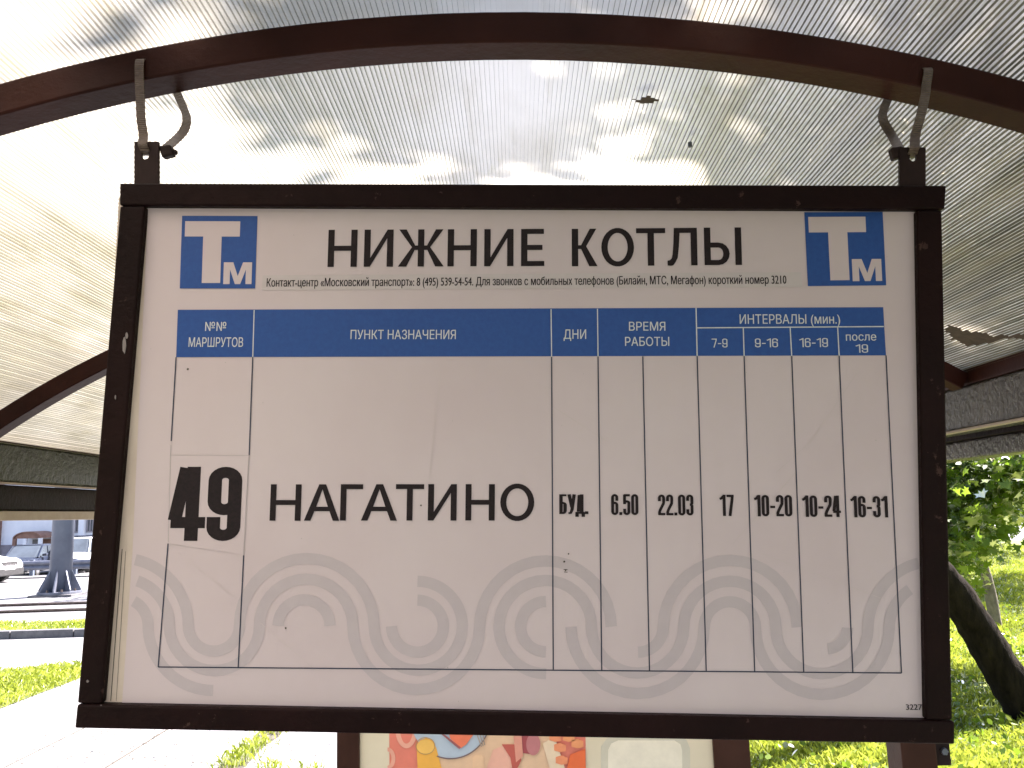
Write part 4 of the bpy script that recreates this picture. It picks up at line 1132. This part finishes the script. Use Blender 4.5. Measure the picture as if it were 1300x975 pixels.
def window(pxa, pxb, za, zb2):
    xa, xb_ = wx(pxa), wx(pxb)
    fr = MB(); t_ = .09
    fr.box(xa, xa + t_, BY - .06, BY - .002, za, zb2); fr.box(xb_ - t_, xb_, BY - .06, BY - .002, za, zb2)
    fr.box(xa + t_, xb_ - t_, BY - .06, BY - .002, za, za + t_); fr.box(xa + t_, xb_ - t_, BY - .06, BY - .002, zb2 - t_, zb2)
    fr.box((xa + xb_) / 2 - .03, (xa + xb_) / 2 + .03, BY - .055, BY - .002, za + t_, zb2 - t_)
    f_ = fr.build('window', M['plinth'], bld)
    g = MB(); g.box(xa + .05, xb_ - .05, BY - .03, BY - .001, za + .05, zb2 - .05); g.build('pane', M['glass'], f_)
zw = zz(95, 676.5); hwin = 1.5
for px_ in (91, 109.5, 140, 165, 190, 215):
    for fl_ in range(3):
        window(px_, px_ + 9.5, zw + fl_ * 2.9, zw + hwin + fl_ * 2.9)
for px_ in (8, 26, 44):
    for fl_ in range(1, 3): window(px_, px_ + 9.5, zw + fl_ * 2.9 + .6, zw + hwin + fl_ * 2.9 + .6)
# arched canopy over the door
cxm, cr_ = wx(55.5), (wx(55.5) - wx(38)) * 1.0
zc = zz(55, 682.5); hc = zz(55, 674) - zc
mb = MB(); rings = []
for i in range(17):
    t = math.pi * i / 16
    p_ = lambda k, y: (cxm + cr_ * k * math.cos(t), y, zc + (hc * (1 if k == 1 else .86)) * math.sin(t))
    rings.append([p_(1, BY - 1.8), p_(1, BY - .002), p_(.93, BY - .002), p_(.93, BY - 1.8)])
mb.sweep(rings); mb.build('canopy', M['brick'], bld)
mb = MB()
pts = [(cxm + cr_ * .92 * math.cos(math.pi * i / 12), BY - 1.7, zc + hc * .85 * math.sin(math.pi * i / 12)) for i in range(13)]
mb.prism(pts, (0, .05, 0)); mb.build('canopy_panel', M['brick'], bld)
for px_ in (39.5, 52.5, 71):
    mb = MB(); mb.box(wx(px_) - .1, wx(px_) + .1, BY - 1.75, BY - 1.6, -.6, zc); mb.build('canopy_post', M['wall'] if px_ > 45 else M['brick'], bld)
mb = MB(); mb.box(wx(56), wx(70), BY - .1, BY - .003, -.5, zc - .1); mb.build('door', M['brick'], bld)
mb = MB(); mb.box(wx(42.5), wx(50), BY - .08, BY - .003, .6, zc - .1); mb.build('side_window', M['glass'], bld)
done()

# cars
def car(label, x, y, z, rot, paint, L=4.4, H=1.45, Wd=1.76, kind='sedan'):
    t = thing('parked_car', label, 'car', (0, 0, 0), 'cars parked and driving beyond the tram line')
    hw = Wd / 2
    if kind == 'sedan':
        st = [(-L / 2, .45, .62, .80), (-L / 2 + .12, .28, .80, .93), (-L * .36, .22, .92, .97), (-L * .2, .2, .95, .98), (0, .2, .95, 1), (L * .14, .2, .93, 1), (L * .30, .22, .86, .98), (L * .42, .25, .76, .93), (L / 2 - .05, .30, .66, .82), (L / 2, .42, .58, .7)]
        cab = [(-L * .42, 0, 0), (-L * .26, 1, .78), (.02, 1, .80), (L * .07, .985, .78), (L * .25, 0, 0)]; zsh = .93
    else:
        st = [(-L / 2, .5, .95, .86), (-L / 2 + .1, .3, 1.02, .95), (-L * .3, .25, 1.05, .98), (0, .25, 1.05, 1), (L * .22, .25, 1.03, 1), (L * .32, .26, .98, .98), (L * .44, .3, .88, .92), (L / 2, .45, .72, .8)]
        cab = [(-L * .48, 0, 0), (-L * .44, 1, .84), (L * .06, 1, .84), (L * .12, .97, .82), (L * .27, 0, 0)]; zsh = 1.03
    rings = []
    for (xx_, zb2, ztp, k) in st:
        hwk = hw * k
        rings.append([(xx_, -hwk * .86, zb2), (xx_, hwk * .86, zb2), (xx_, hwk * .98, zb2 + .15), (xx_, hwk, zb2 + (ztp - zb2) * .6), (xx_, hwk * .95, ztp - .05), (xx_, hwk * .7, ztp + .01), (xx_, 0, ztp + .035),
                      (xx_, -hwk * .7, ztp + .01), (xx_, -hwk * .95, ztp - .05), (xx_, -hwk, zb2 + (ztp - zb2) * .6), (xx_, -hwk * .98, zb2 + .15)])
    mb = MB(); mb.sweep(rings); mb.build('body', M[paint], t, smooth=True)
    # glass house and roof
    rings = []
    for (xx_, k, wk) in cab:
        zt_ = zsh - .03 + (H - zsh) * k; wt = hw * (wk if wk else .84)
        rings.append([(xx_, -hw * .88, zsh - .04), (xx_, hw * .88, zsh - .04), (xx_, wt, max(zt_ - .04, zsh - .03)), (xx_, wt * .8, zt_ + .0), (xx_, -wt * .8, zt_ + .0), (xx_, -wt, max(zt_ - .04, zsh - .03))])
    mb = MB(); mb.sweep(rings); mb.build('window', M['glass'], t)
    mb = MB(); rings = []
    for (xx_, k, wk) in cab[1:-1]:
        zt_ = zsh + .0 + (H - zsh) * k - .02; wt = hw * wk
        rings.append([(xx_, -wt - .01, zt_ - .05), (xx_, wt + .01, zt_ - .05), (xx_, wt * .82, zt_ + .03), (xx_, -wt * .82, zt_ + .03)])
    mb.sweep(rings); mb.build('roof', M[paint], t, bevel=.02)
    for s_ in (-1, 1):     # pillars
        for (i0, i1) in ((0, 1), (3, 4)):
            a_, c_ = cab[i0], cab[i1]
            za_ = zsh - .03 + (H - zsh) * a_[1]; zc_ = zsh - .03 + (H - zsh) * c_[1]
            wa = hw * (a_[2] or .86); wc = hw * (c_[2] or .86)
            mb = MB(); mb.tube([(a_[0], s_ * wa, za_), (c_[0], s_ * wc, zc_)], [.035, .035], 6); mb.build('pillar', M[paint], t)
        mb = MB(); mb.tube([(-L * .05, s_ * hw * .90, zsh - .02), (-L * .05, s_ * hw * .815, H - .06)], [.03, .03], 6); mb.build('pillar', M[paint], t)
        mb = MB(); mb.hexa([(L * .13, s_ * hw * .95, zsh), (L * .18, s_ * hw * .95, zsh), (L * .18, s_ * (hw + .16), zsh + .02), (L * .13, s_ * (hw + .16), zsh + .02), (L * .13, s_ * hw * .95, zsh + .14), (L * .18, s_ * hw * .95, zsh + .12), (L * .18, s_ * (hw + .16), zsh + .12), (L * .13, s_ * (hw + .16), zsh + .15)]); mb.build('wing_mirror', M[paint], t, bevel=.015)
        hlx = L / 2 - .10
        mb = MB(); mb.hexa([(hlx - .15, s_ * hw * .90, .60), (hlx + .085, s_ * hw * .72, .58), (hlx + .05, s_ * hw * .50, .58), (hlx - .2, s_ * hw * .5, .6), (hlx - .22, s_ * hw * .86, .76), (hlx + .03, s_ * hw * .70, .70), (hlx + .03, s_ * hw * .48, .68), (hlx - .2, s_ * hw * .5, .76)]); mb.build('headlight', M['lamp'], t)
        for xx_ in (-L * .3, L * .31):
            mb = MB(); mb.tube([(xx_, s_ * (hw - .21), .32), (xx_, s_ * (hw + .0), .32)], [.32, .32], 24); wt_ = mb.build('wheel', M['tyre'], t, bevel=.02)
            mb = MB(); mb.tube([(xx_, s_ * (hw - .05), .32), (xx_, s_ * (hw + .008), .32)], [.21, .20], 20); mb.build('rim', M['rim'], wt_, bevel=.01)
            mb = MB(); pts = disc(0, 0, .40, .40, 180, 360, 14) + list(reversed(disc(0, 0, .32, .32, 180, 360, 14)))
            mb.prism([(xx_ + a_, s_ * (hw - .02), .32 - b_) for a_, b_ in pts], (0, s_ * .03, 0)); mb.build('wheel_arch', M['tyre'], t)
    mb = MB(); mb.box(L / 2 - .06, L / 2 + .015, -.26, .26, .42, .53); mb.build('number_plate', M['plate'], t)
    mb = MB(); mb.box(L / 2 - .14, L / 2 - .0, -hw * .42, hw * .42, .57, .67); mb.build('grille', M['tyre'], t)
    mb = MB(); mb.box(L / 2 - .3, L / 2 + .012, -hw * .80, hw * .80, .22, .46); mb.build('bumper', M['tyre'], t, bevel=.03)  # its black tone also stands in for shade on the lower front
    t.location = (x, y, z); t.rotation_euler = (0, 0, rot)
    done(); return t
# white car driving in from the left edge
pn = ground(28, 741)
car('white car cut off by the left edge, its nose and front wheel nearest the barrier', pn.x - 3.05, pn.y + .75, 0, R(-3), 'white', kind='sedan', L=4.5)
CYc = 42.0
pc = at_y(38, 700, CYc); car('dark blue car parked with its front to the street behind the barrier', pc.x, CYc, -.6, R(-78), 'dark', L=4.5, H=1.5)
pc = at_y(90, 700, 43); car('white van like car partly hidden by the grey pole', pc.x, 43.5, -.6, R(-70), 'white', L=4.3, H=1.75, kind='suv')
pc = at_y(106, 700, 46); car('dark high car parked close to the house right of the grey pole', pc.x, 46.5, -.6, R(-100), 'dark', L=4.6, H=1.85, kind='suv')
pc = ground(1278, 660.5); car('silver car on the road under the leaves at the right edge', pc.x + 1.0, pc.y, .012, R(170), 'silver', L=4.6, H=1.7, kind='suv')
pc2 = ground(1312, 659); car('dark car on the road behind the silver one at the right edge', pc2.x + 2.4, pc2.y + 3, .012, R(172), 'dark', L=4.6, H=1.6, kind='suv')
